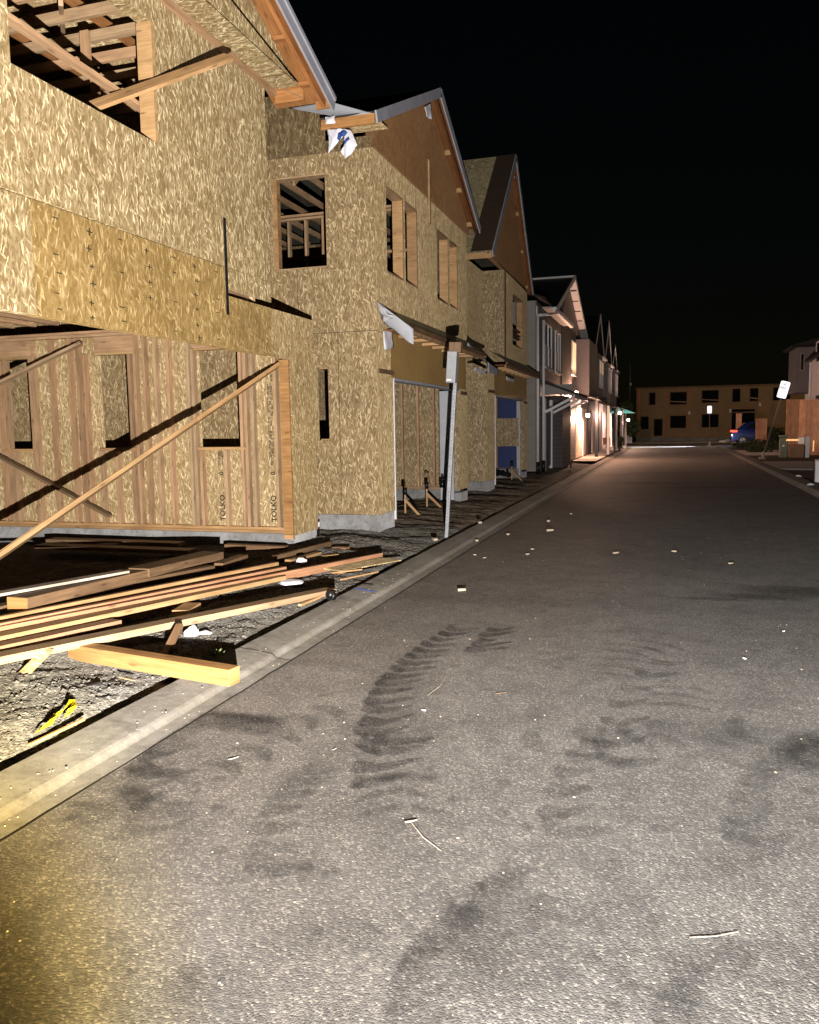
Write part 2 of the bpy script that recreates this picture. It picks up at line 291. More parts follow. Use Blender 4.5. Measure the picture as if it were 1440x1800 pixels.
# ------------------------------------------------------------------ mesh builder
class MB:
    def __init__(s): s.v = []; s.f = []; s.uv = []
    def face(s, pts, uvs=None):
        n = len(s.v); s.v += [Vector(p) for p in pts]; s.f.append(tuple(range(n, n + len(pts))))
        if uvs is None:
            P = [Vector(p) for p in pts]; nr = Vector((0, 0, 0))
            for i in range(len(P)): nr += (P[i] - P[0]).cross(P[(i + 1) % len(P)] - P[0])
            a = max(range(3), key=lambda i: abs(nr[i]))
            uvs = [(p.y, p.z) if a == 0 else (p.x, p.z) if a == 1 else (p.y, p.x) for p in P]
        s.uv += uvs
        return s
    def hexa(s, c, uvf=None):   # 8 corners: bottom 4 ccw then top 4 ccw
        for q in ((3, 2, 1, 0), (4, 5, 6, 7), (0, 1, 5, 4), (1, 2, 6, 5), (2, 3, 7, 6), (3, 0, 4, 7)):
            s.face([c[i] for i in q], None if uvf is None else [uvf(c[i], q) for i in q])
        return s
    def box(s, x0, x1, y0, y1, z0, z1):
        return s.hexa([Vector(p) for p in ((x0, y0, z0), (x1, y0, z0), (x1, y1, z0), (x0, y1, z0), (x0, y0, z1), (x1, y0, z1), (x1, y1, z1), (x0, y1, z1))])
    def bar(s, p0, p1, w, h, up=(0, 0, 1), taper=1.0):   # lumber: u runs along the length
        p0 = Vector(p0); p1 = Vector(p1); d = (p1 - p0); L = d.length; d.normalize()
        sd = d.cross(Vector(up)); sd.normalize(); u = sd.cross(d)
        c = []
        for (P, k) in ((p0, 1), (p1, taper)):
            for a, bb in ((-1, -1), (1, -1), (1, 1), (-1, 1)): c.append(P + sd * (a * w / 2 * k) + u * (bb * h / 2 * k))
        o = rnd() * 9
        def uvf(pt, q): return None
        quads = ((0, 1, 5, 4, w), (1, 2, 6, 5, h), (2, 3, 7, 6, w), (3, 0, 4, 7, h))
        for i, (a, b2, c2, d2, ww) in enumerate(quads):
            s.face([c[a], c[d2], c[c2], c[b2]], [(o, i * .21), (o + L, i * .21), (o + L, i * .21 + ww), (o, i * .21 + ww)])
        s.face([c[0], c[1], c[2], c[3]], [(0, 0), (.02, 0), (.02, h), (0, h)]); s.face([c[7], c[6], c[5], c[4]], [(0, 0), (.02, 0), (.02, h), (0, h)])
        return s
    def tube(s, p0, p1, r0, r1=None, n=12, caps=True):
        r1 = r0 if r1 is None else r1; p0 = Vector(p0); p1 = Vector(p1); d = (p1 - p0).normalized()
        a = d.orthogonal().normalized(); b2 = d.cross(a); A0 = []; B0 = []
        for i in range(n):
            t = 2 * math.pi * i / n; o = a * math.cos(t) + b2 * math.sin(t); A0.append(p0 + o * r0); B0.append(p1 + o * r1)
        for i in range(n):
            j = (i + 1) % n; s.face([A0[i], A0[j], B0[j], B0[i]], [(0, i / n), (0, (i + 1) / n), (1, (i + 1) / n), (1, i / n)])
        if caps: s.face(A0[::-1]); s.face(B0)
        return s
    def prism(s, poly, axis, a0, a1):   # poly in the plane across axis (0: (y,z), 1: (x,z), 2: (x,y))
        def P(q, a): return Vector((a, q[0], q[1])) if axis == 0 else Vector((q[0], a, q[1])) if axis == 1 else Vector((q[0], q[1], a))
        A0 = [P(q, a0) for q in poly]; B0 = [P(q, a1) for q in poly]; s.face(A0[::-1]); s.face(B0); n = len(poly)
        for i in range(n): j = (i + 1) % n; s.face([A0[i], A0[j], B0[j], B0[i]])
        return s
    def wall(s, axis, a0, a1, u0, u1, z0, z1, holes=()):
        us = sorted({u0, u1, *[min(max(h[0], u0), u1) for h in holes], *[min(max(h[1], u0), u1) for h in holes]})
        zs = sorted({z0, z1, *[min(max(h[2], z0), z1) for h in holes], *[min(max(h[3], z0), z1) for h in holes]})
        def P(a, u, z): return Vector((a, u, z)) if axis == 0 else Vector((u, a, z))
        def solid(i, j):
            if i < 0 or j < 0 or i >= len(us) - 1 or j >= len(zs) - 1: return False
            cu = (us[i] + us[i + 1]) / 2; cz = (zs[j] + zs[j + 1]) / 2
            return not any(h[0] < cu < h[1] and h[2] < cz < h[3] for h in holes)
        for i in range(len(us) - 1):
            for j in range(len(zs) - 1):
                if not solid(i, j): continue
                U0, U1, Z0, Z1 = us[i], us[i + 1], zs[j], zs[j + 1]
                for a in (a0, a1): s.face([P(a, U0, Z0), P(a, U1, Z0), P(a, U1, Z1), P(a, U0, Z1)])
                if not solid(i - 1, j): s.face([P(a0, U0, Z0), P(a1, U0, Z0), P(a1, U0, Z1), P(a0, U0, Z1)])
                if not solid(i + 1, j): s.face([P(a0, U1, Z0), P(a1, U1, Z0), P(a1, U1, Z1), P(a0, U1, Z1)])
                if not solid(i, j - 1): s.face([P(a0, U0, Z0), P(a1, U0, Z0), P(a1, U1, Z0), P(a0, U1, Z0)])
                if not solid(i, j + 1): s.face([P(a0, U0, Z1), P(a1, U0, Z1), P(a1, U1, Z1), P(a0, U1, Z1)])
        return s
    def build(s, name, material, parent=None, smooth=False, merge=True, bevel=0):
        base = Vector((0, 0, 0)); q = parent
        while q is not None: base += Vector(q.location); q = q.parent
        me = bpy.data.meshes.new(name); me.from_pydata([tuple(p - base) for p in s.v], [], s.f)
        ul = me.uv_layers.new(name='UVMap'); flat = [x for t in s.uv for x in t]; ul.data.foreach_set('uv', flat)
        bm = bmesh.new(); bm.from_mesh(me)
        if merge: bmesh.ops.remove_doubles(bm, verts=bm.verts, dist=.0004)
        bmesh.ops.recalc_face_normals(bm, faces=bm.faces)
        bm.to_mesh(me); bm.free()
        if smooth:
            for p in me.polygons: p.use_smooth = True
        me.materials.append(material if not isinstance(material, str) else A[material])
        o = bpy.data.objects.new(name, me); col.objects.link(o); o.parent = parent
        if bevel:
            bv = o.modifiers.new('bevel', 'BEVEL'); bv.width = bevel; bv.segments = 2; bv.limit_method = 'ANGLE'
        return o
def tag(o, label, cat=None, group=None):
    o['label'] = label
    if cat: o['category'] = cat
    if group: o['group'] = group
    return o
def thing(name, loc, label, cat, group=None):
    o = bpy.data.objects.new(name, None); col.objects.link(o); o.location = loc; o.empty_display_size = .2
    return tag(o, label, cat, group)
def struct(o): o['kind'] = 'structure'; return o
def centred(mb, name, mt, label, cat, group=None, **kw):
    """one-mesh thing with its origin at its own base"""
    n = len(mb.v); c = sum(mb.v, Vector()) / n; c.z = min(p.z for p in mb.v)
    for p in mb.v: p -= c
    o = mb.build(name, mt, None, **kw); o.location = c; return tag(o, label, cat, group)

# ------------------------------------------------------------------ world and light
w = bpy.data.worlds.new('World'); sc.world = w; w.use_nodes = True
wt = NT(w.node_tree); sky = wt.new('ShaderNodeTexSky', sky_type='NISHITA'); sky.sun_disc = False
sky.sun_elevation = R_(4); sky.sun_rotation = R_(160); sky.air_density = 1.0; sky.dust_density = .3
wt.link(sky.outputs[0], wt.n['Background'].inputs[0]); wt.n['Background'].inputs[1].default_value = .0006
LPOS = Vector((.17, .02, .76))
def torch(power):
    ld = bpy.data.lights.new('torch', 'SPOT'); lo = bpy.data.objects.new('torch', ld); col.objects.link(lo); lo.location = LPOS
    ld.energy = power; ld.spot_size = R_(170); ld.spot_blend = .25; ld.shadow_soft_size = .012
    aim = Vector((-.42, .86, .10)).normalized(); lo.rotation_euler = aim.to_track_quat('-Z', 'Y').to_euler()
    ld.use_nodes = True; t = NT(ld.node_tree); em = t.n['Emission']
    nm = t.new('ShaderNodeNewGeometry').outputs['Incoming']
    sp = t.new('ShaderNodeSeparateXYZ'); t.link(nm, sp.inputs[0])
    return lo, t, em, nm, sp
lo, t, em, nm, sp = torch(8300)
# beam profile by the direction the ray leaves the lamp: weaker steeply downward, yellow rim at its lower left edge
dep = t.math('MULTIPLY', sp.outputs[2], -1.0)
prof = t.ramp(dep, [(0.0, (1, 1, 1)), (.07, (1.05, 1.05, 1.05)), (.14, (1.2, 1.2, 1.2)), (.21, (.66, .66, .66)), (.30, (.325, .325, .325)), (.42, (.215, .215, .215))])
rim = (at_z(-60, 1790, 0) - LPOS).normalized()
dt = t.new('ShaderNodeVectorMath', operation='DOT_PRODUCT'); t.link(nm, dt.inputs[0]); dt.inputs[1].default_value = rim
ang = t.math('ARCCOSINE', dt.outputs['Value'])
rimc = t.ramp(t.math('DIVIDE', ang, .35), [(0.05, (.07, .042, .008)), (.20, (.38, .30, .10)), (.34, (.90, .76, .38)), (.5, (1.06, 1.0, .78)), (.72, (1, 1, 1))])
t.link(t.mixc(1, t.mixc(1, prof, rimc, 'MULTIPLY'), (1, .945, .88), 'MULTIPLY'), em.inputs['Color'])
def lamp(name, loc, power, color, r=.06, aim=None, size=None):
    ld = bpy.data.lights.new(name, 'SPOT' if aim else 'POINT'); lo = bpy.data.objects.new(name, ld); col.objects.link(lo)
    lo.location = loc; ld.energy = power; ld.color = color; ld.shadow_soft_size = r
    if aim: lo.rotation_euler = (Vector(aim) - Vector(loc)).to_track_quat('-Z', 'Y').to_euler(); ld.spot_size = R_(size); ld.spot_blend = .6
    return lo

# ------------------------------------------------------------------ ground
g = MB().face([(-400, -60, -.05), (400, -60, -.05), (400, 500, -.05), (-400, 500, -.05)]); struct(g.build('ground', 'dirt'))
rd = MB(); rd.face([(-2.5, -8, 0), (2.96, -8, 0), (2.96, 60, 0), (-2.5, 60, 0)]); rd.face([(-60, 60, 0), (60, 60, 0), (60, 73, 0), (-60, 73, 0)])
struct(rd.build('road', 'asphalt', merge=False))
def kerb(name, xs, y0, y1, n, jit=.006, mt='kerb'):
    mb = MB(); rows = []
    for i in range(n + 1):
        y = y0 + (y1 - y0) * (i / n) ** 1.6
        rows.append([(x + (noise.noise(Vector((y * 3.1, x * 2, 1.7))) * jit if 0 < k < len(xs) - 1 else noise.noise(Vector((y * 5, x, 4))) * jit * 2), y, z + noise.noise(Vector((y * 2, x * 3, 9))) * .003) for k, (x, z) in enumerate(xs)])
    for i in range(n):
        for k in range(len(xs) - 1): mb.face([rows[i][k], rows[i][k + 1], rows[i + 1][k + 1], rows[i + 1][k]])
    return mb.build(name, mt, None, False)
prof_l = [(-2.485, .006), (-2.54, .009), (-2.60, .014), (-2.612, .022), (-2.628, .038), (-2.646, .046), (-2.78, .062), (-2.895, .070), (-2.905, .064), (-2.912, -.03)]
kl = struct(kerb('kerb', prof_l, -3, 60, 260))
prof_r = [(2.96, .006), (3.02, .012), (3.06, .05), (3.11, .098), (3.2, .108), (3.42, .112), (3.43, -.03)]
struct(kerb('kerb', prof_r, 6, 60, 60))
# crack between gutter and asphalt, joints across the kerb
ck = MB()
pts = [(-2.484 + noise.noise(Vector((y * .12 * 30, 2, 3))) * .012, -2 + y * .12) for y in range(420)]
for (a, b2) in zip(pts, pts[1:]): ck.face([(a[0] - .006, a[1], .0095), (a[0] + .005, a[1], .0095), (b2[0] + .005, b2[1], .0095), (b2[0] - .006, b2[1], .0095)])
struct(ck.build('road_edge_crack', 'ink'))
jt = MB()
for y in (5.05, 8.1, 11.2, 14.3, 17.4, 20.5, 23.6):
    q = [(x, z + .002) for x, z in prof_l[:8]]
    for (a, b2) in zip(q, q[1:]): jt.face([(a[0], y, a[1]), (b2[0], y, b2[1]), (b2[0], y + .012, b2[1]), (a[0], y + .012, a[1])])
struct(jt.build('kerb_joints', 'ink'))

def zpad(x, y):   # height of the gravel strip between kerb and houses
    e = min(1, max(0, (-2.93 - x) / 1.3)); base = .045 + .085 * e
    if x < -6.0: base -= .06
    if x < -4.9: base -= .05 * min(1, (-4.9 - x) / .5)
    trench = -.05 * math.exp(-((x + 2.98) / .08) ** 2) * (.5 + .5 * noise.noise(Vector((0, y * .6, 5))))
    return base + trench + .03 * max(-.5, noise.noise(Vector((x * .9 + 7, y * 2.2, 2)))) * min(1, max(0, (-3.0 - x) / .3)) + .022 * noise.noise(Vector((x * 1.3, y * 1.3, 0))) + .014 * noise.noise(Vector((x * 5, y * 5, 3))) + .012 * noise.noise(Vector((x * 13, y * 13, 7))) + .007 * noise.noise(Vector((x * 31, y * 31, 1)))
def pad(name, x0, x1, y0, y1, st, mt):
    nx = int((x1 - x0) / st); ny = int((y1 - y0) / st); me = bpy.data.meshes.new(name)
    vs = []; 
    for j in range(ny + 1):
        for i in range(nx + 1):
            x = x0 + (x1 - x0) * i / nx; y = y0 + (y1 - y0) * j / ny; vs.append((x, y, zpad(x, y)))
    fs = [(j * (nx + 1) + i, j * (nx + 1) + i + 1, (j + 1) * (nx + 1) + i + 1, (j + 1) * (nx + 1) + i) for j in range(ny) for i in range(nx)]
    me.from_pydata(vs, [], fs)
    for p in me.polygons: p.use_smooth = True
    me.materials.append(A[mt]); o = bpy.data.objects.new(name, me); col.objects.link(o); return struct(o)
pad('gravel_strip', -6.0, -2.89, 1.0, 12.0, .032, 'gravel')
pad('dirt_yard', -13.0, -6.0, 1.0, 12.0, .12, 'dirt')
pad('dirt_strip', -9.0, -2.89, 12.0, 34.0, .075, 'dirt')

# loose stones: nobody could count them
st = MB()
def pebble(mb, x, y, z, r):
    n = 5; a0 = rnd() * 6; top = Vector((x + ru(-.3, .3) * r, y + ru(-.3, .3) * r, z + r * ru(.5, .9)))
    ring = [Vector((x + math.cos(a0 + i * 6.283 / n) * r * ru(.7, 1.2), y + math.sin(a0 + i * 6.283 / n) * r * ru(.7, 1.2), z + r * ru(-.1, .25))) for i in range(n)]
    lo2 = [Vector((v.x, v.y, z - r * .5)) for v in ring]
    for i in range(n):
        j = (i + 1) % n; mb.face([ring[i], ring[j], top]); mb.face([lo2[i], lo2[j], ring[j], ring[i]])
for i in range(6500):
    y = 1.6 + 9 * rnd() ** 1.5; x = -2.92 - 2.4 * rnd() ** 1.3; pebble(st, x, y, zpad(x, y) + .002, ru(.004, .011) * (1.6 if rnd() < .08 else 1))
o = st.build('loose_gravel_stones', 'gravel'); o['kind'] = 'stuff'; tag(o, 'loose grey stones scattered on the gravel beside the kerb', 'stones')
st = MB()
for i in range(320):
    y = 1.4 + 16 * rnd() ** 2; x = ru(-2.55, 2.9); pebble(st, x, y, .001, ru(.002, .005) * (1 + y * .06))
for i in range(260):
    y = 1.4 + 10 * rnd() ** 1.5; x = ru(-2.9, -2.52); pebble(st, x, y, .012 if x > -2.6 else .06, ru(.002, .005))
o = st.build('road_grit', 'chip'); o['kind'] = 'stuff'; tag(o, 'pale grit and tiny crumbs strewn over the asphalt', 'grit')

# ------------------------------------------------------------------ tyre marks on the road
MZ = .004
def mark(name, quads, label, wear, group):
    mb = MB(); global MZ
    for q in quads:   # q: list of (left point, right point) strips
        n = len(q) - 1; MZ += .00003
        for i in range(n):
            (a, b2), (c, d) = q[i], q[i + 1]
            mb.face([(a[0], a[1], MZ), (b2[0], b2[1], MZ), (d[0], d[1], MZ), (c[0], c[1], MZ)], [(i / n, 0), (i / n, 1), ((i + 1) / n, 1), ((i + 1) / n, 0)])
    o = mb.build(name, 'tread' if name == 'tyre_track' else 'mark', None, merge=False); o['wear'] = float(wear) * (.72 if name == 'dirt_stain' else 1.0); o['kind'] = 'structure'; return o
def arcbar(p, d, length, width, bow):   # curved lug print centred at p, lying across direction d
    d = Vector(d).normalized(); s2 = Vector((d.y, -d.x)); out = []
    for i in range(9):
        t2 = i / 8 * 2 - 1; c = Vector(p) + s2 * (t2 * length / 2) + d * (bow * t2 * t2); hw = width / 2 * (1 - .25 * t2 * t2)
        out.append(((c + d * hw), (c - d * hw)))
    return out
def track(pix, step, length, width, bow, jit=.02, keep=1.0, split=True):
    P = [at_z(x, y, 0).xy for x, y in pix]; out = []
    for a, b2 in zip(P, P[1:]):
        n = max(1, round((b2 - a).length / step))
        for i in range(n):
            if rnd() > keep: continue
            p = a.lerp(b2, i / n); d = (b2 - a).normalized()
            if split:
                s2 = Vector((d.y, -d.x))
                out.append(arcbar(p + s2 * length * .26, d + s2 * .42, length * ru(.5, .6), width * ru(.8, 1.2), bow))
                out.append(arcbar(p - s2 * length * .26 + d * step * .5, d - s2 * .42, length * ru(.5, .6), width * ru(.8, 1.2), bow))
            else: out.append(arcbar(p + Vector((ru(-jit, jit), ru(-jit, jit))), d, length * ru(.85, 1.1), width * ru(.8, 1.25), bow))
    return out
def blob(px, py, wx, wy):   # soft dirt patch
    p = at_z(px, py, 0).xy; return [[((p.x - wx + 2 * wx * i / 8, p.y + wy), (p.x - wx + 2 * wx * i / 8, p.y - wy)) for i in range(9)]]
T1 = [(684, 1350), (688, 1300), (676, 1260), (686, 1215), (712, 1180), (752, 1145), (800, 1115), (845, 1098), (890, 1084)]
CH = [((810, 155), (870, 182), (1040, 160)), ((760, 185), (830, 215), (960, 190)), ((705, 220), (775, 250), (900, 222)), ((650, 250), (725, 286), (870, 263)), ((600, 290), (680, 325), (860, 295)), ((550, 325), (625, 357), (790, 335)), ((495, 365), (570, 400), (790, 370)), ((450, 410), (540, 437), (760, 408)), ((405, 455), (490, 486), (690, 450)), ((365, 500), (440, 528), (670, 490)), ((330, 555), (400, 582), (610, 545)), ((290, 610), (390, 640), (630, 603)), ((275, 660), (400, 702), (610, 653)), ((258, 738), (390, 787), (600, 712)), ((228, 795), (380, 852), (600, 775)), ((350, 850), (450, 905), (755, 858)), ((245, 872), (400, 972), (690, 918)), ((215, 1030), (310, 1078), (680, 985)), ((215, 1130), (330, 1165), (600, 1080)),
      ((1000, 228), (1045, 250), (1120, 240)), ((965, 255), (1025, 286), (1240, 250)), ((920, 292), (985, 312), (1210, 288)), ((1010, 198), (1080, 216), (1280, 178)), ((1060, 165), (1120, 190), (1270, 150))]
def lug(a, m_, c, k=1.0):
    a, m_, c = [at_z(560 + q[0] / 3.6, 1060 + q[1] / 3.6, 0).xy for q in (a, m_, c)]; out = []
    for i in range(13):
        t2 = i / 12; p = (a * (1 - t2) ** 2 + m_ * 2 * t2 * (1 - t2) + c * t2 * t2) * .6 + (a.lerp(m_, t2 * 2) if t2 < .5 else m_.lerp(c, t2 * 2 - 1)) * .4
        hw = (.046 * (1 - t2) + .030) * k; out.append((p + Vector((0, hw * 1.2)), p - Vector((0, hw * 1.2))))
    return out
mark('tyre_track', [lug(*c) for c in CH[:19]], '', .56, 't')
mark('tyre_track', [lug(*c) for c in CH[19:]], '', .7, 't')
mark('tyre_track', [lug(c[0], ((c[0][0] + c[1][0]) / 2, (c[0][1] + c[1][1]) / 2 + 2), c[1], 1.0) for c in CH[:19]], '', .36, 't')
def echo(dx, dy, wear, step=1, sc=1.0): mark('tyre_track', [lug(*[(q[0] * sc + dx, q[1] * sc + dy) for q in c], 1.0) for c in CH[4:18:step]], '', wear, 't')
echo(560, 1380, .14); echo(1850, 1850, .13); echo(-1430, 150, .45, 2); echo(1500, 80, .45, 2); echo(-700, 760, .4, 2); echo(1150, 520, .4, 2); echo(200, 1700, .35, 2); echo(-1500, 420, .32); echo(2300, 620, .25)
mark('tyre_track', track([(700, 1420), (690, 1350)], .14, .40, .07, -.08, split=False, keep=.8), '', .45, 't')
mark('tyre_track', track([(120, 1450), (250, 1400), (390, 1350), (540, 1270), (640, 1240)], .22, .34, .11, -.08, split=False, keep=.85), '', .40, 't')
mark('tyre_track', track([(930, 1310), (1030, 1300), (1160, 1292), (1290, 1288), (1380, 1290)], .26, .42, .10, .08, split=False, keep=.85), '', .28, 't')
mark('tyre_track', track([(1120, 1740), (1170, 1680), (1260, 1650), (1400, 1640)], .19, .34, .05, .06, split=False), '', .16, 't')
mark('tyre_track', track([(720, 1640), (800, 1600), (860, 1570), (930, 1600), (980, 1580)], .15, .34, .05, .06, split=False), '', .18, 't')
mark('tyre_track', track([(900, 1780), (1000, 1740), (1100, 1760), (1300, 1720), (1420, 1730)], .17, .3, .06, .06, split=False, keep=.8), '', .16, 't')
mark('tyre_track', track([(1080, 1190), (1110, 1150), (1180, 1125)], .2, .42, .06, -.06, split=False), '', .42, 't')
mark('tyre_track', track([(1200, 1245), (1220, 1200)], .2, .42, .06, -.06, split=False), '', .42, 't')
mark('dirt_stain', blob(425, 1276, .34, .16) + blob(465, 1270, .14, .10) + blob(400, 1262, .2, .07), '', 1.0, 't')
mark('dirt_stain', blob(1432, 1335, .22, .30) + blob(1440, 1310, .16, .2), '', 1.0, 't')
mark('dirt_stain', blob(1400, 1042, .62, .34) + blob(1330, 1052, .5, .16) + blob(1250, 1055, .4, .08), '', .9, 't')
mark('dirt_stain', blob(265, 1408, .10, .06) + blob(140, 1445, .12, .06) + blob(380, 1425, .05, .04), '', .7, 't')
mark('dirt_stain', blob(690, 1290, .34, .42), '', .40, 't')
mark('dirt_stain', blob(700, 1200, .3, .6), '', .30, 't')
mark('dirt_stain', blob(850, 1600, .26, .20), '', .3, 't')
mark('dirt_stain', blob(1250, 1290, .45, .25), '', .38, 't')
mark('dirt_stain', blob(800, 1052, 1.1, .35) + blob(1000, 1060, 1.0, .3), '', .28, 't')
mark('dirt_stain', blob(1150, 850, 1.6, .5) + blob(1080, 835, 1.5, .5) + blob(1230, 858, 1.6, .4) + blob(1180, 832, 1.8, .6), '', .6, 't')
for i in range(26):
    px, py = ru(220, 1430), ru(1250, 1790)
    mark('dirt_stain', blob(px, py, ru(.02, .05), ru(.02, .04)), '', ru(.4, .8), 't')

# ------------------------------------------------------------------ unfinished house one
X1 = -4.6
h1 = thing('unfinished_house', (X1, 6, 0), 'nearest unfinished house of bare chipboard with an open garage and a diagonal brace', 'house')
UW = (5.09, 6.90, 4.285, 5.36)
MB().wall(0, X1 - .14, X1, 2.5, 9.1, 3.375, 5.67, [UW]).build('upper_wall', 'osb1', h1)
MB().box(X1 - .012, X1 + .002, 8.07, 9.098, 3.135, 3.366).build('wall_patch', 'osb1', h1)
MB().box(X1 - .10, X1, 5.205, 8.04, 2.5, 3.362).build('garage_header', 'header', h1)
MB().box(X1 - .10, X1, 8.045, 9.078, 2.5, 3.068).build('garage_header', 'header', h1)
MB().box(X1 - .10, X1, 2.5, 5.198, 2.505, 3.36).build('header_sheathing', 'osb1', h1)
MB().wall(0, X1 - .014, X1, 9.083, 10.3, .245, 3.067, [(9.0, 9.575, 0, 2.492)]).build('wall_pier', 'osbpier', h1)
MB().box(X1 - .13, X1 - .02, 9.62, 10.29, .25, 3.06).build('pier_framing', 'stud', h1)
MB().box(X1 - .142, X1 - .016, 9.55, 9.588, .26, 2.494).build('door_post', 'fir', h1)
MB().box(X1 - .155, X1 - .144, 9.56, 9.60, .26, 2.494).build('post_edge', 'pine', h1)
MB().box(X1 - .142, X1 - .016, 9.545, 9.6, .20, .256).build('post_base', 'pine', h1)
MB().box(X1 - .135, X1 - .02, 9.60, 10.28, -.1, .243).box(X1 - .142, X1 - .016, 9.55, 9.598, .02, .198).build('foundation', 'found', h1)
MB().box(-13, X1 - .16, 9.60, 9.76, -.1, .262).build('foundation', 'found', h1)
YW = 9.62
SWH = [(-7.56, -6.98, 1.40, 2.70), (-6.0, -5.33, 1.40, 2.70), (-9.25, -8.68, 1.40, 2.70)]
MB().wall(1, YW + .09, YW + .102, -13, X1 - .15, .27, 3.0, SWH).build('side_sheathing', 'osbin', h1)
def sx(px, py=850): return at_y(px, py, YW).x
MB().box(-13, X1 - .16, YW, YW + .088, .264, .302).build('sole_plate', 'pine', h1); MB().box(-13, X1 - .16, YW, YW + .088, .304, .342).build('sole_plate', 'pine', h1)
for z in (2.93, 2.972): MB().box(-13, X1 - .02, YW, YW + .088, z, z + .038).build('top_plate', 'stud', h1)
def stud(px0, z0=.344, z1=2.927, w=.042, mt='stud', parent=None):
    x = sx(px0); MB().bar((x, YW + .044, z0), (x, YW + .044, z1), w, .088, (0, 1, 0)).build('stud', mt, parent or h1)
for px in (64, 133, 147, 246, 262, 281, 303, 338, 436, 448, 488, 8, 20, 100, -30, -70): stud(px)
for px in (68, 158, 236, 346, 428): stud(px, .344, 2.70 if px not in (158,) else 2.70)
for px in (355, 398, 180, 207, 30): stud(px, .344, 1.355)
for (a, b2, *_r) in SWH:
    MB().box(a - .02, b2 + .02, YW - .004, YW + .088, 1.358, 1.396).build('window_sill', 'pine', h1)
    MB().box(a - .02, b2 + .02, YW - .002, YW + .088, 2.702, 2.925).build('window_header', 'stud', h1)
    MB().box(a - .016, b2 + .016, YW - .006, YW + .086, 2.67, 2.70).build('window_head_plate', 'pine', h1)
def text_mesh(s, size, name, mt, parent, mw):
    cu = bpy.data.curves.new('t', 'FONT'); cu.body = s; cu.size = size; cu.align_x = 'LEFT'; cu.resolution_u = 3; cu.offset = size * .02
    ob = bpy.data.objects.new('t', cu); col.objects.link(ob); bpy.context.view_layer.update()
    me = bpy.data.meshes.new_from_object(ob.evaluated_get(bpy.context.evaluated_depsgraph_get())); bpy.data.objects.remove(ob)
    base = Vector((0, 0, 0)); q = parent
    while q is not None: base += Vector(q.location); q = q.parent
    me.transform(Matrix.Translation(-base) @ mw); me.materials.clear(); me.materials.append(A[mt]); me.name = name
    o = bpy.data.objects.new(name, me); col.objects.link(o); o.parent = parent; return o
def print_on_wall(px, zb, big):
    x = sx(px)
    # reads from bottom to top on the face towards the street corner
    mw = Matrix.Translation((x, YW + .0865, zb)) @ Matrix(((0, -1, 0, 0), (0, 0, -1, 0), (1, 0, 0, 0), (0, 0, 0, 1)))
    text_mesh('TOLKO', .105, 'maker_print', 'ink', h1, mw)
    text_mesh('0', .09, 'maker_print', 'ink', h1, mw @ Matrix.Translation((.62, .005, 0)))
    bars = MB()
    for k in range(5):
        xx = x + .022 + k * .016; z0 = zb
        while z0 < zb + big:
            L = ru(.02, .07)
            if rnd() < .75 and not (zb + .42 < z0 < zb + .5): bars.box(xx, xx + .008, YW + .0860, YW + .0868, z0, z0 + L)
            z0 += L + ru(.01, .025)
    for k in range(4):
        xx = x - .075 + k * .02; z0 = zb + .75
        while z0 < zb + big:
            L = ru(.02, .08)
            if rnd() < .8: bars.box(xx, xx + .010, YW + .0860, YW + .0868, z0, z0 + L)
            z0 += L + ru(.008, .02)
    bars.build('maker_print', 'ink', h1)
# blank printed lines stay as strokes; the word is read on the board
print_on_wall(388, .40, .95); print_on_wall(479, .40, 2.0)
bars = MB()
for k in range(3):
    z0 = 1.2
    while z0 < 2.3:
        L = ru(.02, .07); xx = sx(124) + k * .02
        if rnd() < .8: bars.box(xx, xx + .01, YW + .086, YW + .0868, z0, z0 + L)
        z0 += L + .015
bars.build('maker_print', 'ink', h1)
nm2 = MB()   # printed nailing marks on the header, each a part
def plus(y, z, s=.016): s *= 1.6; nm2.box(X1 + .001, X1 + .004, y - s * 1.3, y + s * 1.3, z - .004, z + .004); nm2.box(X1 + .001, X1 + .003, y - .0055, y + .0055, z - s, z + s)
def dash(y, z, s=.016): s *= 1.9; nm2.box(X1 + .001, X1 + .004, y - s, y + s, z - .004, z + .004)
for i, y in enumerate([5.45 + .4 * k for k in range(7)]):
    for z in (3.28, 3.14, 3.0, 2.86, 2.7, 2.58):
        if rnd() < .78: nm2 = MB(); (plus if (i % 2) else dash)(y + ru(-.02, .02), z - .02 * (i % 2), ru(.012, .018)); nm2.build('nailing_mark', 'ink', h1)
sp_ = MB().box(X1 + .003, X1 + .012, 8.03, 8.075, 2.86, 3.88)
sp_.build('strap_tie', 'strap', h1)
# jamb stud, rail and inside framing of the upper window
MB().box(X1 - .155, X1 + .004, 6.858, 6.898, 4.287, 5.358).build('window_jamb', 'pine', h1)
MB().bar(at_x(-30, 2, -4.82), at_x(258, 197, -4.82), .04, .09, (1, 0, 0)).build('guard_rail', 'stud', h1)
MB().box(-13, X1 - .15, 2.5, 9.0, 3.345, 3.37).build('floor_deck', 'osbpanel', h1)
for i in range(14):
    y = 3.4 + i * .41; MB().bar((X1 - .16, y, 5.44), (-9.6, y, 5.44), .04, .10).build('ceiling_chord', 'stud', h1)
for i in range(4):
    x = -5.3 - i * .95; MB().bar((x, 2.6, 5.56), (x, 9.0, 5.56), .04, .09).build('roof_brace', 'rafter', h1)
for (x, y) in ((-5.35, 6.9), (-5.8, 7.6), (-6.2, 6.6), (-6.5, 7.9), (-5.5, 8.1)):
    MB().bar((x, y, 4.6 if x < -6 else 5.0), (x, y, 5.4), .09, .04, (0, 1, 0)).build('stud', 'stud', h1)
MB().bar((-5.2, 6.4, 5.42), (-6.8, 8.4, 5.95), .04, .09).build('roof_brace', 'stud', h1)
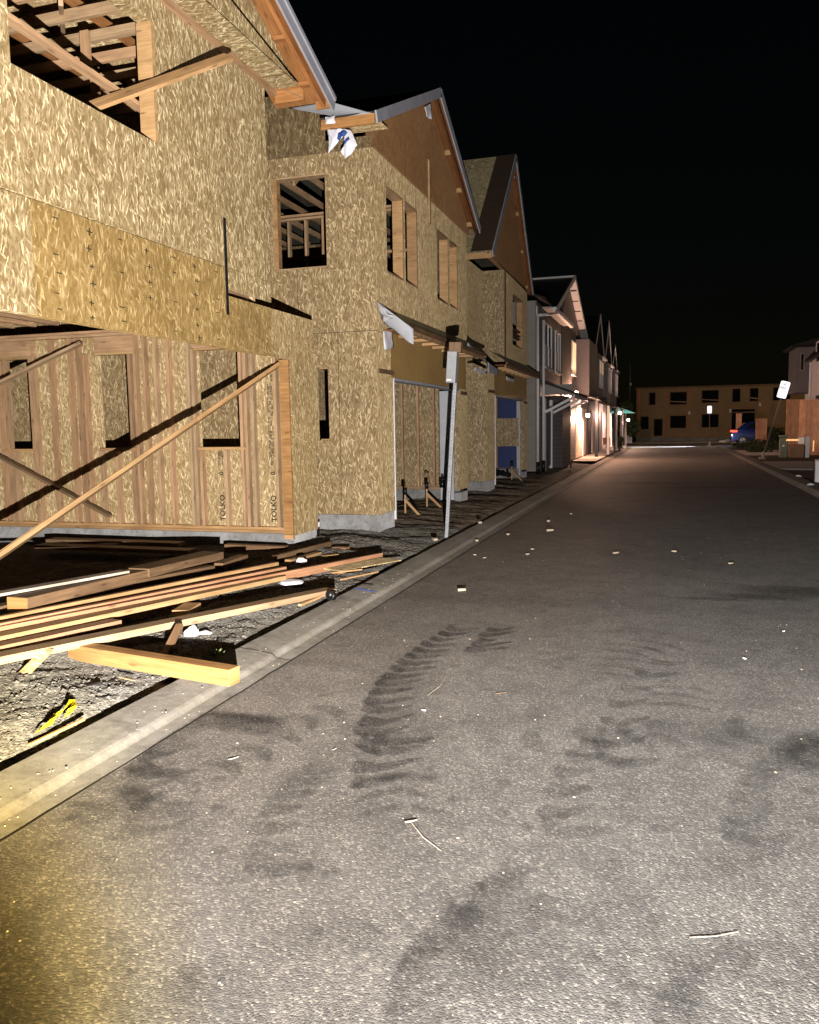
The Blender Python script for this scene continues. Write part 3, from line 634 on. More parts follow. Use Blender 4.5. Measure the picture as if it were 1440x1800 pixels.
MB().box(-9.62, -9.6, 2.5, 9.0, 3.06, 5.4).build('inner_wall', 'osbpanel', h1)
MB().box(-9.6, X1 - .15, 8.96, 8.98, 3.06, 5.66).build('inner_wall', 'osbin', h1)
for i in range(8):
    x = -4.95 - i * .42; MB().bar((x, 8.915, 3.06), (x, 8.915, 5.4), .04, .085, (0, 1, 0)).build('stud', 'stud', h1)
MB().face([(-4.74, 2.5, 6.55), (-9.6, 2.5, 6.55), (-9.6, 9.0, 5.70), (-4.74, 9.0, 5.70)]).build('roof_deck_underside', 'osb', h1)
# garage ceiling joists and subfloor
for i in range(14):
    x = X1 - .22 - i * .36
    MB().box(x - .03, x + .03, 2.5, 9.06, 3.02, 3.06).box(x - .006, x + .006, 2.5, 9.055, 3.061, 3.28).box(x - .028, x + .028, 2.5, 9.055, 3.281, 3.315).build('ceiling_joist', 'stud', h1)
for i in range(3):
    x = X1 - .22 - i * .36; MB().box(x - .036, x + .036, 5.0, 5.10, 3.0, 3.3).build('joist_hanger', 'galv', h1)
MB().box(-13, X1 - .11, 2.5, 9.06, 3.32, 3.336).build('subfloor', 'osbin', h1)
# gable over the street: soffit, end block, gable board, rafters, rake
XG, XR = -4.25, -3.95
MB().box(X1 + .002, XG, 2.0, 9.36, 5.672, 5.69).build('soffit', 'osb1', h1)
MB().box(X1 + .002, XG + .03, 9.362, 9.40, 5.515, 5.675).build('soffit_end_block', 'fir', h1)
MB().box(X1 - .02, X1 + .036, 2.0, 9.36, 5.60, 5.67).build('soffit_ledger', 'stud', h1)
sl = .40
def rz(y): return 5.50 + sl * (9.62 - y)
MB().prism([(2.0, 5.67), (9.36, 5.67), (9.20, rz(9.20) - .01), (4.3, rz(4.3) - .01), (2.0, rz(4.3) - .92)], 0, XG, XG + .014).build('gable_board', 'osb1', h1)
for (ye, xa, xb) in ((9.66, X1 - .1, XR + .01), (9.16, -13, X1 - .101)): MB().prism([(ye, rz(ye) + .10), (4.3, rz(4.3) + .10), (4.3, rz(4.3) + .125), (ye, rz(ye) + .125)], 0, xa, xb).build('roof', 'roof', h1)
for (ye, xa, xb) in ((9.62, X1 - .1, XR - .005), (9.12, -13, X1 - .101)): MB().prism([(ye, rz(ye) + .06), (4.3, rz(4.3) + .06), (4.3, rz(4.3) + .095), (ye, rz(ye) + .095)], 0, xa, xb).build('roof_deck', 'rafter', h1)
MB().bar((XR - .10, 9.58, rz(9.58)), (XR - .10, 4.3, rz(4.3)), .045, .10).build('barge_rafter', 'rafter', h1)
for i in range(5):
    y = 9.3 - i * .62; MB().bar((XG + .015, y, rz(y) + .03), (XR - .13, y, rz(y) + .03), .09, .045).build('lookout', 'rafter', h1)
MB().bar((XR, 9.66, rz(9.66) + .035), (XR, 4.3, rz(4.3) + .035), .022, .17).build('rake_board', 'fascia', h1)
MB().bar((XR + .02, 9.66, rz(9.66) + .105), (XR + .02, 4.3, rz(4.3) + .105), .02, .05).build('rake_trim', 'fascia', h1)
MB().box(XR - .22, XR - .02, 9.60, 9.625, rz(9.6) - .03, rz(9.6) + .06).build('eave_block', 'fir', h1)
MB().bar(at_y(490, 153, 9.33), at_y(531, 172, 9.33), .004, .004).build('nail', 'galv', h1)

def board(p0, p1, w_, h_, mt, label, cat='board', group=None, up=(0, 0, 1), name='board'):
    p0, p1 = Vector(p0), Vector(p1); mb = MB().bar(p0, p1, w_, h_, up); return centred(mb, name, mt, label, cat, group, bevel=.003)
board(at_x(165, 186, -4.80), at_x(402, 100, -4.12), .034, .13, 'pine', 'pale board poking out of the upper window of the nearest house', up=(1, .2, -.3))
# garage braces
b0 = Vector((-4.74, 9.50, 2.42)); dB = (at_y(0, 975, 6.0) - b0)
board(b0, b0 + dB * 1.18, .045, .135, 'pine', 'long diagonal brace leaning from the door post across the open garage', 'brace', 'diagonal braces in the open garage', up=(0, 1, .3), name='brace')
board(b0 + dB * .36 + Vector((.02, -.07, -.01)), b0 + dB * 1.16 + Vector((.02, -.07, -.03)), .045, .12, 'pine', 'second brace board lapped onto the lower half of the long diagonal brace', 'brace', 'diagonal braces in the open garage', up=(0, 1, .3), name='brace')
board(at_y(143, 603, 9.45), at_y(-60, 702, 9.0), .038, .10, 'stud', 'short brace rising to the top plate at the left of the garage wall', 'brace', 'diagonal braces in the open garage', up=(0, 1, 0), name='brace')
board(at_y(193, 907, 9.45), at_y(-50, 775, 9.45), .038, .10, 'brownwood', 'dark short brace falling to the foot of the garage wall', 'brace', 'diagonal braces in the open garage', up=(0, 1, 0), name='brace')

# ------------------------------------------------------------------ houses two and three, still bare
X2 = -3.985
def bare_house(y0, label, steep, second):
    h = thing('unfinished_house', (X2, y0 + 2.7, 0), label, 'house')
    Y = lambda v: y0 + v
    gY0, gY1 = (Y(.72), Y(4.82)) if not second else (Y(.83), Y(5.02))
    e = Y(5.5)
    # front wall
    pane = [(Y(.54), Y(1.36), 3.885, 5.14), (Y(1.43), Y(2.1), 3.885, 5.14)] if not second else []
    pane2 = [(Y(3.28), Y(4.08), 3.885, 5.12), (Y(4.15), Y(4.76), 3.885, 5.12)] if not second else [(Y(3.2), Y(4.75), 3.75, 5.10)]
    holes = [(gY0, gY1, 0, 2.36)] + pane + pane2
    if second:
        MB().wall(0, X2 - .14, X2, Y(0), e, .36, 3.10, holes).build('front_wall', 'osb', h)
        MB().wall(0, X2 - .14, X2, Y(2.0), e, 3.102, 5.48, holes).build('front_wall', 'osb', h)
        MB().wall(0, X2 - .66, X2 - .54, Y(-1.0), Y(2.0), 3.1, 5.48).build('recessed_wall', 'osb', h)
        MB().wall(1, Y(2.0), Y(2.13), X2 - .54, X2 - .142, 3.1, 5.48).build('return_wall', 'osb', h)
        MB().box(X2 - .002, X2 + .02, Y(2.02), Y(2.16), 3.2, 5.45).build('corner_board', 'brownwood', h)
        MB().box(X2 - .53, X2, Y(0), Y(2.0), 3.07, 3.098).build('lower_roof_deck', 'roofsheath', h)
    else:
        MB().wall(0, X2 - .14, X2, Y(0), e, .36, 5.484, holes).build('front_wall', 'osb', h)
    for (a, b2, z0, z1) in pane + pane2:
        MB().box(X2 - .17, X2 - .004, b2 - .04, b2 - .002, z0 + .002, z1 - .002).build('window_jamb', 'pine', h)
        MB().box(X2 - .17, X2 - .006, a + .002, b2 - .042, z1 - .042, z1 - .003).build('window_head_plate', 'stud', h)
        MB().box(X2 - .17, X2 - .006, a + .002, b2 - .042, z0 + .002, z0 + .03).build('window_sill', 'stud', h)
        if second:
            for zz in (3.98, 4.06, 4.18): MB().box(X2 - .1, X2 - .01, a + .05, b2 - .3, zz, zz + .03).build('window_slat', 'brownwood', h)
    # near side wall
    SH = [(-5.62, -5.60, 3.92, 5.22), (-5.56, -4.70, 3.92, 5.22), (-4.95, -4.728, 1.45, 2.505)]
    if not second: SH[0] = (-5.66, -5.598, 3.92, 5.22)
    else: SH = []
    MB().wall(1, Y(0), Y(.13), -12.5, X2 - .142, .36, 5.484 if not second else 3.10, SH).build('side_wall', 'osb', h)
    MB().box(X2 - .142, X2 + .001, Y(-.002), Y(.005), .36, 5.484 if not second else 3.1).build('corner_strip', 'osb', h)
    if second: MB().wall(1, Y(.05), Y(.13), -12.5, X2 - .66, 3.1, 5.48).build('side_wall', 'osb', h)
    for k_i, (a, b2, z0, z1) in enumerate(SH[1:]):
        MB().box(b2 - .016, b2 - .002, Y(.016), Y(.16), z0 + .002, z1 - .002).build('window_jamb', 'stud', h)
        if k_i == 0: MB().box(a + .002, a + .07, Y(.05), Y(.16), z0 + .002, z1 - .002).build('window_jamb', 'pine', h)
        MB().box(a + .072, b2 - .018, Y(.014), Y(.16), z1 - .022, z1 - .004).build('window_head_plate', 'stud', h)
        MB().box(a + .072, b2 - .018, Y(.014), Y(.16), z0 + .003, z0 + .02).build('window_sill', 'stud', h)
    # upper side panel, garage header, jambs, foundation
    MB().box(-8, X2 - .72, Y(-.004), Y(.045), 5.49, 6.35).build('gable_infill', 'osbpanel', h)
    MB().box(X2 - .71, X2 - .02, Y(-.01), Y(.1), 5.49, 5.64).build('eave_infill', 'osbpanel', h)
    MB().box(X2 + .001, X2 + .006, Y(.62) if not second else Y(.75), Y(5.35), 2.366, 3.02).build('garage_header', 'header2', h)
    MB().box(X2 + .002, X2 + .02, Y(.05), Y(.73), 2.40, 2.46).build('wall_cleat', 'brownwood', h)
    MB().box(X2 + .002, X2 + .02, Y(4.86), Y(5.4), 2.26, 2.32).build('wall_cleat', 'brownwood', h)
    MB().box(X2 - .15, X2 + .012, gY0, gY0 + .03, .22, 2.33).build('door_jamb', 'whitetrim', h)
    MB().box(X2 - (.22 if second else .40), X2 - .12, gY1 - .05, gY1 - .012, .16, 2.33).build('door_jamb', 'membrane', h)
    MB().box(X2 - .15, X2 + .014, gY0 + .03, gY1 - .052, 2.325, 2.362).build('door_head_jamb', 'membrane', h)
    MB().box(-12.5, X2 - .015, Y(.012), Y(.12), -.1, .357).build('foundation', 'found', h)
    MB().box(X2 - .13, X2 - .013, Y(.122), gY0 - .01, -.1, .357).build('foundation', 'found', h)
    MB().box(X2 - .13, X2 - .013, gY1 + .02, e - .02, -.1, .30).build('foundation', 'found', h)
    # far garage wall seen through the door
    yw = Y(5.3)
    MB().box(-9, X2 - .15, yw + .09, yw + .105, .33, 3.0).build('inner_wall', 'osb', h)
    MB().box(-9, X2 - .15, yw, yw + .088, .325, .39).build('sole_plate', 'stud', h)
    MB().box(-9, X2 - .15, yw - .02, yw + .1, -.1, .323).build('foundation', 'found', h)
    for i in range(9): MB().bar((-4.32 - .345 * i, yw + .044, .392), (-4.32 - .345 * i, yw + .044, 3.0), .04, .085, (0, 1, 0)).build('stud', 'stud', h)
    MB().box(-9, X2 - .142, Y(.14), Y(5.28), 2.9, 2.93).build('floor_deck', 'osbpanel', h)
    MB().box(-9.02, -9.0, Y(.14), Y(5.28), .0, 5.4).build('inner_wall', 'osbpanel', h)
    if not second:   # partition and roof framing seen through the side window
        yp = Y(2.6)
        for z in (5.31, 5.37): MB().box(-9, X2 - .2, yp, yp + .09, z, z + .038).build('top_plate', 'stud', h)
        for i in range(9): MB().bar((-5.55 - .33 * i, yp + .045, 4.25), (-5.55 - .33 * i, yp + .045, 5.3), .042, .085, (0, 1, 0)).build('stud', 'stud', h)
        MB().box(-9, X2 - .2, yp + .005, yp + .085, 4.62, 4.66).build('noggin', 'stud', h)
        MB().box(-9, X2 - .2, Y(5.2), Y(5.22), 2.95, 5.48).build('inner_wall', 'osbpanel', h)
        for i in range(8):
            x = -4.9 - .48 * i; MB().bar((x, Y(.2), 5.62), (x, Y(2.7), 6.72), .04, .12).build('rafter', 'stud', h)
            MB().bar((x, Y(.2), 5.50), (x, Y(5.2), 5.50), .04, .09).build('ceiling_joist', 'stud', h)
        for i in range(6): MB().bar((-5.2 - .6 * i, Y(1.3), 5.54), (-5.2 - .6 * i, Y(2.5), 6.5), .04, .085).build('web', 'stud', h)
    # roof
    if not steep: A0, AP, B0, xr = (Y(-.56), 5.71), (Y(2.68), 7.20), (Y(5.62), 5.61), -3.72
    else: A0, AP, B0, xr = (Y(-.40), 5.43), (Y(2.55), 8.34), (Y(5.22), 5.40), -3.76
    th = .03
    if steep: MB().prism([A0, AP, (AP[0], AP[1] + th), (A0[0], A0[1] + th)], 0, -9.5, xr - .012).build('roof', 'roofsheath', h)
    else:
        MB().prism([A0, AP, (AP[0], AP[1] + th), (A0[0], A0[1] + th)], 0, -4.52, xr - .012).build('roof', 'roof', h)
        kk = .62 / (AP[0] - A0[0]); zc = A0[1] + (AP[1] - A0[1]) * kk
        MB().prism([(A0[0] + .62, zc), AP, (AP[0], AP[1] + th), (A0[0] + .62, zc + th)], 0, -9.5, -4.521).build('roof', 'roof', h)
    MB().prism([AP, B0, (B0[0], B0[1] + th), (AP[0], AP[1] + th)], 0, -9.5, xr - .012).build('roof', 'roof', h)
    if steep: MB().prism([(A0[0], A0[1] + th + .004), (AP[0], AP[1] + th + .004), (AP[0], AP[1] + th + .012), (A0[0], A0[1] + th + .012)], 0, xr - .50, xr - .014).build('roof_edge_felt', 'brownfelt', h)
    for (P, Q) in ((A0, AP), (B0, AP)):
        MB().bar((xr, P[0], P[1] - .045), (xr, Q[0], Q[1] - .045), .022, .15).build('rake_board', 'fascia', h)
        MB().bar((xr - .10, P[0], P[1] - .055), (xr - .10, Q[0], Q[1] - .055), .045, .09).build('barge_rafter', 'rafter2', h)
        MB().prism([(P[0], P[1] - .008), (Q[0], Q[1] - .008), (Q[0], Q[1] - .002), (P[0], P[1] - .002)], 0, X2 - .1, xr - .02).build('roof_deck', 'rafter2', h)
        for k in (.06, .34, .62):
            yy = P[0] + (Q[0] - P[0]) * k; zz = P[1] + (Q[1] - P[1]) * k - .05
            MB().bar((X2 + .035, yy, zz), (xr - .125, yy, zz), .045, .08).build('lookout', 'pine', h)
    g0 = .02
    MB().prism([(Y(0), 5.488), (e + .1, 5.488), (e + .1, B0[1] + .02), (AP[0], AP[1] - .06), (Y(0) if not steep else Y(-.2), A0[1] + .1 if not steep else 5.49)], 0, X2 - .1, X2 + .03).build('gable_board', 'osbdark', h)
    MB().box(-4.5 if not second else -6.5, xr - .02, A0[0] - .02, A0[0] + .02, A0[1] - .13, A0[1] - .004).build('eave_board', 'pine' if second else 'fir', h)
    MB().box(-8 if second else -4.5, xr - .03, A0[0] + .022, Y(-.015), A0[1] - .02, A0[1] - .012).build('eave_soffit', 'osb', h)
    # pent roof over the garage door
    zo = 3.03; XO = -3.58
    aw = MB(); aw.face([(X2, Y(.05), 3.36), (XO, Y(.22), zo + .06), (XO, e - .1, zo + .06), (X2, e - .1, 3.36)]); aw.build('porch_roof_deck', 'roofsheath', h)
    MB().box(XO - .02, XO + .012, Y(.22), e - .08, zo, zo + .055).build('porch_fascia', 'brownwood', h)
    MB().box(X2 + .02, XO - .022, Y(.3), e - .12, zo - .012, zo - .002).build('porch_soffit', 'rafter', h)
    for i in range(7):
        y = Y(.95) + i * .62; MB().box(X2 + .022, XO - .024, y, y + .04, zo - .06, zo - .014).build('porch_joist', 'pine', h)
    MB().box(XO - .06, XO - .024, Y(.3), e - .12, zo - .065, zo - .014).build('porch_rim', 'stud', h)
    return h
h2 = bare_house(11.1, 'middle bare chipboard house with flapping white wrap at its gable corner', False, False)
h3 = bare_house(18.54, 'bare chipboard house with the steep gable and blue tarp inside its garage', True, True)
MB().prism([(13.75, 5.05), (13.81, 5.05), (13.81, 6.1), (13.75, 6.1)], 0, X2 + .032, X2 + .06).build('wall_batten', 'pine', h2)
MB().prism([(16.75, 5.0), (17.0, 5.42), (16.75, 5.42)], 0, X2 - .3, X2 - .25).build('eave_bracket', 'brownwood', h3)
# house three garage: blue tarp on the end wall and a sheet of chipboard
tp = MB(); ty = 23.55
tp.box(-9, X2 - .16, ty, ty + .01, .42, 2.9)
tp.build('tarp_lining', 'tarp', h3)
for x in (-4.86, -4.98, -5.6): MB().box(x, x + .09, ty - .05, ty - .004, .4, 2.7).build('stud', 'pine', h3)
MB().box(-4.98, X2 - .16, ty - .08, ty - .052, 1.05, 1.85).build('loose_panel', 'osb', h3)
MB().box(-9, X2 - .16, ty - .12, ty - .002, -.1, .40).build('foundation', 'found', h3)

# membranes and loose wrap
def sheet(pts, mt, label, cat, name='membrane_sheet', group=None, th=.004, wav=.0, n=8):
    """quad sheet, subdivided with a gentle ripple"""
    a, b2, c, d = [Vector(p) for p in pts]; nr = (b2 - a).cross(d - a).normalized(); mb = MB(); G = {}
    for i in range(n + 1):
        for j in range(n + 1):
            u, v = i / n, j / n; p = a.lerp(b2, u).lerp(d.lerp(c, u), v)
            G[i, j] = p + nr * (wav * noise.noise(p * 9 + Vector((3, 1, 2))) * (.3 + v))
    for i in range(n):
        for j in range(n): mb.face([G[i, j], G[i + 1, j], G[i + 1, j + 1], G[i, j + 1]])
    o = centred(mb, name, mt, label, cat, group, smooth=True)
    so = o.modifiers.new('thick', 'SOLIDIFY'); so.thickness = th; return o
def pl(px, py, y): return at_y(px, py, y)
sheet([pl(506, 190, 10.95), pl(580, 179, 10.6), at_y(656, 199, 10.52), pl(606, 207, 10.52)], 'membrane', 'grey membrane triangle lying on the eave of the middle house', 'roof membrane')
fl = thing('torn_wrap', at_y(600, 250, 10.5), 'torn white house wrap with blue print fluttering at the gable corner', 'house wrap')
def wrap_piece(pix, y, name='wrap_flap', mt='wrap'):
    P = [at_y(x, yy, y + .05 * noise.noise(Vector((x * .05, yy * .05, 1)))) for x, yy in pix]
    mb = MB(); c = sum(P, Vector()) / len(P) + Vector((0, -.03, 0))
    for i in range(len(P)): mb.face([P[i], P[(i + 1) % len(P)], c])
    o = mb.build(name, mt, fl, smooth=True); bm = bmesh.new(); bm.from_mesh(o.data)
    bmesh.ops.subdivide_edges(bm, edges=bm.edges, cuts=4, use_grid_fill=True)
    for v in bm.verts: v.co.y += .035 * noise.noise(Vector((v.co.x * 14, v.co.z * 5, 3))) + .012 * noise.noise(v.co * 30); v.co.x += .012 * noise.noise(Vector((v.co.z * 25, 1, 2)))
    bm.to_mesh(o.data); bm.free(); return o
wrap_piece([(576, 228), (600, 226), (602, 240), (594, 250), (584, 262), (577, 270), (579, 246)], 10.50)
wrap_piece([(600, 226), (616, 228), (622, 240), (628, 255), (618, 270), (606, 279), (600, 266), (606, 250), (603, 238)], 10.48)
wrap_piece([(572, 206), (589, 203), (589, 216), (572, 219)], 10.49)
wrap_piece([(594, 233), (605, 228), (611, 233), (606, 240), (600, 239), (597, 248), (593, 244)], 10.42, 'blue_print', 'blueink')
wrap_piece([(603, 250), (613, 240), (615, 244), (606, 254)], 10.42, 'blue_print', 'blueink')
fx = -3.47
def xsheet(pix, x, mt, label, **kw): return sheet([at_x(px, py, x if not isinstance(x, list) else x[i]) for i, (px, py) in enumerate(pix)], mt, label, kw.pop('cat', 'roof membrane'), **kw)
xsheet([(663, 530), (727, 578), (727, 606), (672, 566)], [-3.96, -3.47, -3.47, -3.96], 'membrane', 'grey membrane flap hanging from the left end of the garage porch roof', wav=.02)
xsheet([(674, 582), (690, 578), (691, 612), (676, 615)], -3.95, 'wrap', 'white wrap strip hanging beside the garage door of the middle house', cat='house wrap', name='house_wrap_strip', wav=.02)
xsheet([(662, 530), (674, 543), (690, 560), (672, 566)], [-3.93, -3.8, -3.7, -3.93], 'wrap', 'crumpled white wrap corner at the top of the porch membrane', cat='house wrap', name='house_wrap_strip', wav=.05)
xsheet([(822, 602), (857, 634), (857, 640), (821, 608)], -3.62, 'membrane', 'thin grey membrane wedge between the two porch roofs', wav=.0)
xsheet([(835, 646), (857, 652), (856, 658), (833, 652)], -3.5, 'wrap', 'pale wrap tail under the end of the first porch roof', cat='house wrap', name='house_wrap_strip', wav=.01)
xsheet([(858, 636), (877, 650), (876, 661), (858, 654)], -3.6, 'membrane', 'grey membrane flap at the left end of the second porch roof', wav=.01)
xsheet([(890, 662), (905, 667), (905, 673), (891, 668)], -3.6, 'wrap', 'pale wrap scrap near the right end of the second porch roof', cat='house wrap', name='house_wrap_strip', wav=.01)
xsheet([(747, 188), (758, 181), (759, 210), (751, 205)], -3.84, 'wrap', 'white wrap scrap high under the peak of the middle gable', cat='house wrap', name='house_wrap_strip', wav=.02)
xsheet([(905, 304), (909, 302), (909, 313), (904, 313)], -3.86, 'wrap', 'tiny white wrap scrap under the peak of the steep gable', cat='house wrap', name='house_wrap_strip', wav=.01)

# ------------------------------------------------------------------ leaning service pole at the kerb
pb = at_z(785, 940, .08); pt = at_y(803, 622, pb.y)
pole = thing('service_pole', pb, 'leaning galvanised steel pole with a grey meter box at its top beside the kerb', 'pole')
ax = (pt - pb).normalized()
mb = MB(); s2 = ax.cross(Vector((0, 1, 0))).normalized(); f2 = s2.cross(ax)
for (o, w_, h_) in ((Vector((0, 0, 0)), .046, .008), (s2 * .02 + f2 * .02, .007, .045), (-s2 * .02 + f2 * .02, .007, .045)): mb.bar(pb - ax * .2 + o, pt + ax * .02 + o, w_, h_, f2)
mb.build('post', 'galv', pole)
mb = MB()
for i in range(46):
    p = pb + ax * (.1 + i * .052) - f2 * .0055; mb.tube(p, p - f2 * .002, .006, n=8)
mb.build('post_holes', 'strap', pole)
bx = at_y(803, 648, pb.y)
MB().bar(bx - ax * .20 + s2 * .055 - f2 * .05, bx + ax * .23 + s2 * .055 - f2 * .05, .135, .10, f2).build('meter_box', 'boxgrey', pole, bevel=.006)
MB().bar(bx - ax * .175 + s2 * .075 - f2 * .104, bx - ax * .15 + s2 * .075 - f2 * .104, .07, .004, f2).build('sticker', 'label', pole)
MB().bar(bx + ax * .22 + s2 * .03, bx + ax * .36 + s2 * .03, .17, .12, f2).build('top_block', 'brownwood', pole, bevel=.004)

# conduit stubs along the foundations
for (px, py, hh, lab) in ((557, 948, .22, 'black pipe stub with a white sleeve at the corner of the nearest house'), (640, 936, .20, 'black pipe stub in front of the middle house foundation'), (692, 914, .17, 'black pipe stub beside the garage jamb of the middle house'), (818, 872, .15, 'black pipe stub at the far pier of the middle garage'), (858, 853, .15, 'black pipe stub at the corner of the steep gabled house'), (926, 832, .15, 'black pipe stub at the far end of the steep gabled house')):
    p = at_z(px, py, .06); t_ = thing('pipe_stub', p, lab, 'pipe', 'pipe stubs along the foundations')
    MB().tube(p - Vector((0, 0, .1)), p + Vector((0, 0, hh)), .045, n=14, caps=False).tube(p + Vector((0, 0, hh)), p + Vector((0, 0, hh - .06)), .045, .036, n=14, caps=False).build('pipe', 'abs', t_, smooth=True)
    MB().tube(p + Vector((0, 0, hh - .05)), p + Vector((0, 0, hh + .015)), .049, n=14, caps=False).build('rim', 'abs', t_, smooth=True)
    MB().box(p.x + .01, p.x + .022, p.y - .052, p.y - .046, p.z - .02, p.z + hh).build('seam_strip', 'wrap' if px == 557 else 'boxgrey', t_)
    if px == 557: MB().tube(p + Vector((0, 0, hh - .04)), p + Vector((0, 0, hh + .03)), .055, n=14).build('sleeve', 'wrap', t_, smooth=True)
# braced stakes in front of the middle and the steep house
def stake(p, d, lab, s=1.0, grp='braced stakes in the garage doorways'):
    p = Vector(p); t_ = thing('braced_stake', p, lab, 'stake', grp); tp2 = p + Vector((.0, 0, .36 * s))
    MB().bar(p - Vector((0, 0, .1)), tp2, .026, .026, (0, 1, 0)).build('stake_post', 'pine', t_)
    MB().bar(p + Vector(d) * s - Vector((0, 0, .03)), p + Vector((.0, -.03, .25 * s)), .042, .022, (0, 1, 0)).build('stake_brace', 'pine', t_)
    MB().tube(tp2 - Vector((0, 0, .05)), tp2 + Vector((0, 0, .07 * s)), .032 * s, .03 * s, n=10).build('cap', 'abs', t_, smooth=True)
stake(at_z(713, 905, .10), (.30, -.12, 0), 'braced stake with a black cap nearest the camera in the middle garage doorway', 1.12)
stake(at_z(751, 893, .10), (.30, -.05, 0), 'braced stake with a black cap near the middle of the middle garage doorway', 1.15)
stake(at_z(900, 845, .10), (.28, -.12, 0), 'braced stake in the garage doorway of the steep gabled house', 1.25)
# bent pipe and dark bottle inside the middle garage
mb = MB(); P = [at_y(x, y, 15.6) for x, y in ((757, 856), (755, 842), (753, 833), (749, 830), (747, 835))]
for a, b2 in zip(P, P[1:]): mb.tube(a, b2, .014, n=8)
centred(mb, 'bent_pipe', 'brownwood', 'rusty hooked pipe standing against the far wall of the middle garage', 'pipe', smooth=True)
q = at_y(778, 857, 15.4); mb = MB().tube(q, q + Vector((0, 0, .14)), .06, n=12).tube(q + Vector((0, 0, .14)), q + Vector((0, 0, .2)), .055, .02, n=12).tube(q + Vector((0, 0, .2)), q + Vector((0, 0, .25)), .02, n=10)
centred(mb, 'bottle', 'abs', 'dark bottle by the far wall of the middle garage', 'bottle', smooth=True)
q = at_z(886, 842, .15); mb = MB()
for i in range(7): mb.tube(q + Vector((ru(-.2, .2), ru(-.2, .2), ru(.05, .2))), q + Vector((ru(-.25, .25), ru(-.2, .2), ru(.1, .32))), .05, .03, n=8)
centred(mb, 'debris_heap', 'black', 'black heap of rags on the garage floor of the steep gabled house', 'rags')

# ------------------------------------------------------------------ lumber heap
G = 'boards of the lumber heap'
def b_(l, zl, r, zr, w_, h_, mt, label, ext=0.0, name='board', roll=0.0):
    zl, zr = [.1 + (q - .1) * .62 if q > .1 else q for q in (zl, zr)]
    p0 = at_z(*l, zl); p1 = at_z(*r, zr)
    if ext: p0 = p0 + (p0 - p1) * ext
    up = Vector((0, 0, 1)); d = (p1 - p0).normalized(); up = Matrix.Rotation(roll, 3, d) @ up
    sd = d.cross(up).normalized()
    # the picked line is the near upper edge
    p0 = p0 - up * (h_ / 2) - sd * (w_ / 2); p1 = p1 - up * (h_ / 2) - sd * (w_ / 2)
    return board(p0, p1, w_, h_, mt, label, 'board', G, tuple(up), name)
b_((118, 1133), .235, (402, 1178), .215, .105, .105, 'fir', 'orange square timber lying across the kerb with its end over the gutter', name='timber')
b_((0, 1155), .315, (592, 1035), .185, .14, .05, 'stud', 'front board of the heap, long and flat with a pale edge, nearest the kerb', .5)
b_((0, 1136), .33, (214, 1090), .285, .12, .04, 'pinkwood', 'short pink board tucked just behind the front board', .5)
b_((10, 1117), .36, (503, 1012), .24, .13, .042, 'pine', 'pale yellow board lying behind the short pink board', .3)
b_((0, 1102), .40, (673, 972), .19, .05, .085, 'pinkwood', 'longest pink board of the heap reaching out to the kerb at its far end', .5)
b_((0, 1084), .445, (490, 988), .33, .045, .055, 'pine', 'uppermost pale narrow board on the heap', .5)
b_((0, 1096), .42, (504, 996), .29, .055, .05, 'pinkwood', 'narrow pinkish board under the uppermost pale one', .5)
b_((230, 1022), .40, (378, 994), .36, .10, .04, 'brownwood', 'short brown board wedged between the heavy beam and the pale boards')
b_((0, 1066), .44, (150, 1032), .43, .10, .03, 'brownwood', 'thin brown board under the near end of the heavy beam', .2)
p0 = at_z(48, 1051, .60)
b_((48, 1051), .56, (268, 1000), .50, .19, .17, 'brownwood', 'heavy brown beam with an orange sawn end at the left of the heap', name='timber')
b_((262, 1000), .52, (393, 970), .44, .26, .20, 'brownwood', 'second heavy brown beam continuing behind the first', name='timber')
e0 = at_z(48, 1051, .1 + .46 * .62); e1 = at_z(268, 1000, .1 + .40 * .62); dd = (e1 - e0).normalized(); sd = dd.cross(Vector((0, 0, 1))).normalized(); upv = sd.cross(dd)
cc = e0 - dd * .006 - sd * .095 - upv * .085
tag(centred(MB().bar(cc, cc + dd * .004, .186, .166, tuple(upv)), 'sawn_end_cap', 'fir', 'orange end grain on the cut end of the heavy brown beam', 'offcut'), 'orange end grain on the cut end of the heavy brown beam')
b_((26, 1039), .60, (228, 1003), .565, .12, .022, 'greyboard', 'weathered whitish board lying on top of the heavy beam', .6)
b_((80, 948), .30, (312, 955), .26, .2, .05, 'brownwood', 'dark plank at the foot of the stem wall on the left')
b_((60, 958), .24, (330, 968), .2, .22, .05, 'brownwood', 'lower dark plank in front of the stem wall')
b_((394, 957), .24, (500, 961), .22, .12, .10, 'brownwood', 'brown plank end below the door post')
b_((392, 990), .33, (436, 975), .31, .12, .05, 'brownwood', 'short dark offcut at the right end of the second beam')
b_((484, 977), .27, (582, 952), .24, .045, .12, 'brownwood', 'brown board on edge lying right below the black and white pipe stub')
b_((512, 984), .20, (566, 970), .18, .09, .05, 'pine', 'pale short board in front of the brown board on edge')
b_((583, 962), .17, (608, 963), .17, .12, .03, 'pinkwood', 'pinkish offcut by the corner of the nearest house')
b_((302, 1073), .22, (332, 1073), .22, .3, .05, 'pine', 'square pale block end showing under the pale yellow board')
b_((572, 977), .16, (596, 974), .16, .09, .06, 'pine', 'small pale block beside the long pink board tip')
b_((530, 1062), .135, (566, 1047), .14, .035, .02, 'pine', 'small pale stick at the back of the kerb', name='stick')
b_((585, 1006), .16, (637, 1000), .16, .05, .015, 'pine', 'thin pale slat right of the white sacks', name='stick')
b_((600, 1018), .15, (666, 1004), .15, .02, .015, 'pine', 'thin pale lath below the slat', name='stick')
b_((600, 1003), .17, (706, 984), .13, .30, .012, 'osb', 'dusty strip of chipboard lying against the kerb', name='panel_strip')
